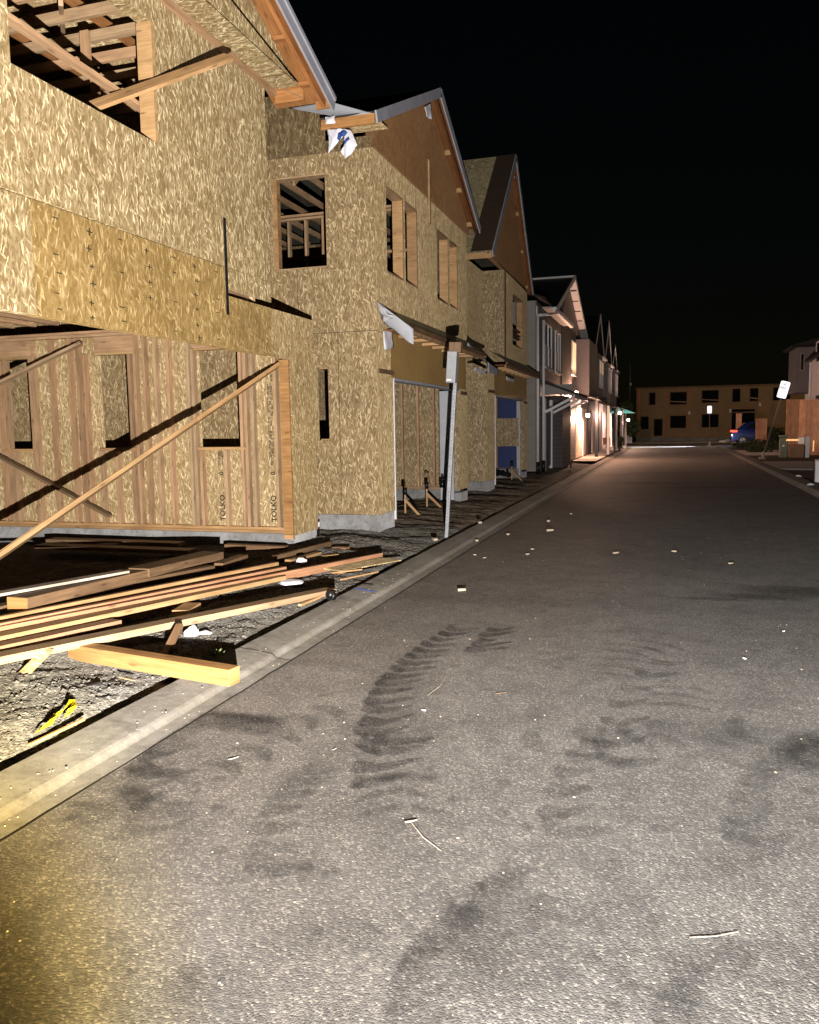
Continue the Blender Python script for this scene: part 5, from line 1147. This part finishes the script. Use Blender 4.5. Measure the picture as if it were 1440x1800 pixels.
# signs
A['signface'] = plain('glowing_sign_face', (.85, .86, .88), .4, 0, .03, 3, emit=(.88, .93, 1), es=1.0)  # emission stands in for torch light thrown back by the reflective sheeting
A['signink'] = plain('sign_print', (.42, .44, .48), .5)
def sign(base, top, w_, h_, label, rows):
    b2, t2 = Vector(base), Vector(top); d = (t2 - b2).normalized(); t_ = thing('parking_sign', b2, label, 'sign')
    MB().bar(b2 - d * .2, t2 + d * .1, .06, .04, (0, 1, 0)).build('post', 'signpost', t_)
    MB().box(b2.x - .12, b2.x + .12, b2.y - .12, b2.y + .12, b2.z - .1, b2.z + .05).tube(b2 - Vector((0, 0, .05)), b2 + d * .28, .07, .06, n=10).build('base', 'path', t_)
    c = t2 - Vector((0, .03, 0)); sd = Vector((d.z, 0, -d.x)).normalized(); mb = MB(); r = .06; pts = []
    for (cx, cy, a0) in ((w_ / 2 - r, h_ / 2 - r, 0), (-w_ / 2 + r, h_ / 2 - r, 90), (-w_ / 2 + r, -h_ / 2 + r, 180), (w_ / 2 - r, -h_ / 2 + r, 270)):
        for k in range(5): a = R_(a0 + k * 22.5); pts.append((cx + r * math.cos(a), cy + r * math.sin(a)))
    F_ = [c + sd * x + d * y for x, y in pts]; B_ = [p + Vector((0, .012, 0)) for p in F_]; mb.face(F_); mb.face(B_[::-1])
    for i in range(len(F_)): j = (i + 1) % len(F_); mb.face([F_[i], F_[j], B_[j], B_[i]])
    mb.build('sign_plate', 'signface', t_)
    for (s, size, off) in rows:
        mw = Matrix.Translation(c + Vector((0, -.006, 0))) @ Matrix(((sd.x, d.x, 0, 0), (0, 0, -1, 0), (sd.z, d.z, 0, 0), (0, 0, 0, 1))) @ Matrix.Translation((-.5 * size * .62 * len(s), off * h_, 0))
        text_mesh(s, size, 'sign_text', 'signink', t_, mw)
YS = 36.5; sb_, st_ = at_z(1340, 806, .1), None
st_ = at_y(1377.5, 685, sb_.y)
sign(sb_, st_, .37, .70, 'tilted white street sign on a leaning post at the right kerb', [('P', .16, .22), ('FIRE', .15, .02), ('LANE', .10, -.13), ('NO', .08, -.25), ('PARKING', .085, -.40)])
MB().bar(sb_ + Vector((-.3, -.2, -.02)), sb_ + Vector((.5, -.1, -.02)), .06, .03)
bb = at_z(1248, 776, .1); 
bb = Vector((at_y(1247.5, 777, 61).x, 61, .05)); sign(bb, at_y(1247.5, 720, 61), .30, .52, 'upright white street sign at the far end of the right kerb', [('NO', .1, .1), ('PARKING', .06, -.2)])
# planting
foliage('low_shrub', [((6.6, 31.0, .45), (.55, .6, .45)), ((6.9, 31.4, .8), (.4, .4, .35))], 700, .09, 'dark rounded shrub at the right edge of view', 'shrub', .3, root=(6.6, 31, .05))
c = at_z(1360, 800, .1); foliage('low_shrub', [((c.x, c.y + 4, .35), (.5, .5, .4)), ((c.x - .5, c.y + 4, .25), (.4, .4, .3))], 500, .08, 'dark sprawling shrub behind the leaning sign', 'shrub', .2, root=(c.x, c.y + 4, .05))
c = at_y(1358, 775, 58); foliage('low_shrub', [((c.x, 58, .6), (.75, .5, .6)), ((c.x - .1, 58.2, 1.0), (.5, .4, .4)), ((c.x + .5, 58.1, .8), (.5, .4, .5))], 1100, .09, 'taller dark bush between the lone fence panel and the leaning sign post', 'shrub', .4, root=(c.x, 58, .05))
c = at_z(1312, 781, .1); foliage('low_shrub', [((c.x - .2, 56.0, .3), (.7, .5, .35)), ((c.x + .8, 56.3, .3), (.5, .4, .3)), ((c.x - 1.0, 56.2, .2), (.4, .4, .22))], 900, .08, 'dark low hedge in front of the blue car', 'shrub', .2, root=(c.x, 56, .05))
for (px, py, s) in ((1270, 777, .3), (1278, 775, .26), (1294, 779, .25)):
    crumple(px, py, .12, s, s, s * .5, 'trash', {1270: 'leftmost pale boulder by the driveway light', 1278: 'middle pale boulder by the driveway light', 1294: 'pale boulder right beneath the tail light of the car'}[px], 'boulder', 'boulder')
p = at_z(1437, 846, .1); mk2 = thing('marker_post', p, 'white marker post cut by the right edge of view', 'post')
MB().box(p.x - .06, p.x + .10, p.y - .06, p.y + .06, .05, .62).build('shaft', 'whitetrim', mk2, bevel=.01); MB().box(p.x - .07, p.x + .11, p.y - .07, p.y + .07, .622, .66).build('cap', 'boxgrey', mk2, bevel=.01)
for (px, py, lab) in ((1425, 853, 'white stone in the dark bed at the right, lower one'), (1404, 838, 'white stone in the dark bed at the right, upper one')): crumple(px, py, .1, .08, .06, .05, 'trash', lab, 'stone', 'stone')
# blue car backed out of its driveway: tail towards the street
YC = 62.5; xt = at_y(1287, 765, YC).x
car = thing('parked_car', (xt + 2.1, YC + .85, 0), 'blue car with glowing tail lights parked in the driveway on the right', 'car')
prof_c = [(0, .38), (.02, .78), (.08, 1.0), (.30, 1.14), (.55, 1.22), (1.05, 1.62), (1.6, 1.72), (2.3, 1.70), (2.9, 1.20), (3.9, 1.02), (4.2, .75), (4.2, .38)]
def carbody(inset, pr): return [(xt + x, z) for x, z in pr]
mb = MB(); n = len(prof_c)
for (ya, yb, k) in ((YC, YC + 1.7, 1),):
    L0 = []; L1 = []
    for (x, z) in prof_c:
        t2 = max(0, (z - 1.1)) * .28; L0.append(Vector((xt + x, ya + t2, z))); L1.append(Vector((xt + x, yb - t2, z)))
    mb.face(L0); mb.face(L1[::-1])
    for i in range(n): j = (i + 1) % n; mb.face([L0[i], L0[j], L1[j], L1[i]])
mb.build('body', 'carblue', car, bevel=.05)
for (wx, wy) in ((.86, YC), (3.35, YC), (.86, YC + 1.7), (3.35, YC + 1.7)):
    s_ = -1 if wy == YC else 1
    MB().tube((xt + wx, wy + .05 * s_, .34), (xt + wx, wy - .02 * s_, .34), .40, n=24).build('wheel_arch', 'abs', car)
    tw = MB().tube((xt + wx, wy + .08 * s_, .34), (xt + wx, wy - .18 * s_, .34), .335, n=24).build('wheel', 'rubber', car)
    rm = MB().tube((xt + wx, wy + .086 * s_, .34), (xt + wx, wy + .07 * s_, .34), .23, .23, n=20)
    rm.build('rim', 'abs', tw); sp2 = MB()
    for k in range(5):
        a = k * 1.2566; sp2.bar((xt + wx, wy + .092 * s_, .34), (xt + wx + .22 * math.cos(a), wy + .092 * s_, .34 + .22 * math.sin(a)), .05, .012, (0, 1, 0))
    for k in range(20):
        a, a2 = k * .31416, (k + 1) * .31416; sp2.bar((xt + wx + .22 * math.cos(a), wy + .092 * s_, .34 + .22 * math.sin(a)), (xt + wx + .22 * math.cos(a2), wy + .092 * s_, .34 + .22 * math.sin(a2)), .03, .012, (0, 1, 0))
    sp2.build('spokes', 'rim', tw)
MB().face([(xt + .72, YC + .045, 1.22), (xt + 2.75, YC + .045, 1.22), (xt + 2.28, YC + .145, 1.60), (xt + 1.15, YC + .145, 1.60)]).build('side_window', 'darkglass', car)
MB().face([(xt + .56, YC + .25, 1.26), (xt + .98, YC + .3, 1.60), (xt + .98, YC + 1.4, 1.60), (xt + .56, YC + 1.45, 1.26)]).build('rear_window', 'darkglass', car)
MB().box(xt - .02, xt + .42, YC - .02, YC + .25, .98, 1.12).build('taillight', 'taillight', car, bevel=.02)
MB().box(xt - .02, xt + .42, YC + 1.45, YC + 1.72, .98, 1.12).build('taillight', 'taillight', car, bevel=.02)
MB().box(xt - .03, xt + .05, YC - .015, YC + .2, .72, .82).build('reverse_light', 'revlight', car, bevel=.02)
MB().box(xt - .05, xt + .2, YC - .01, YC + 1.71, .34, .56).build('bumper', 'carblue', car, bevel=.03)
MB().box(xt + 1.9, xt + 2.1, YC - .012, YC + .0, .98, 1.02).build('door_handle', 'rim', car)
MB().box(xt + 2.6, xt + 2.75, YC - .16, YC - .01, 1.18, 1.30).build('wing_mirror', 'carblue', car, bevel=.03)
car.scale.x = .84; car.location.x = xt + 2.1 * .84
# white reversing light sweeping over the end of the street
lamp('reversing_beam', (xt - .06, YC - .25, .70), 45000, (.8, .88, 1), .05, (-3, YC - 1.0, .05), 24)
lamp('driveway_light', (xt - .3, YC - 1.3, .75), 35, (.85, .9, 1), .08)
lamp('reverse_glow', (xt - .35, YC - .5, .6), 30, (.8, .85, 1), .08)

lamp('fence_fill_light', (4.4, 31.5, 3.2), 420, (1, .74, .58), .1, (7.2, 44, 2.6), 46)  # added fill spot for the fence and pale house; no lamp stands here
# amber street lamp that stands out of view past the right hand houses
lamp('street_lamp_light', (16, 58, 8.5), 2000, (1, .68, .36), .2)

# ------------------------------------------------------------------ render
sc.view_settings.view_transform = 'Standard'; sc.view_settings.look = 'None'; sc.view_settings.exposure = 0
sc.cycles.use_denoising = True; sc.cycles.max_bounces = 5; sc.cycles.transparent_max_bounces = 24
sc.cycles.sample_clamp_indirect = 4
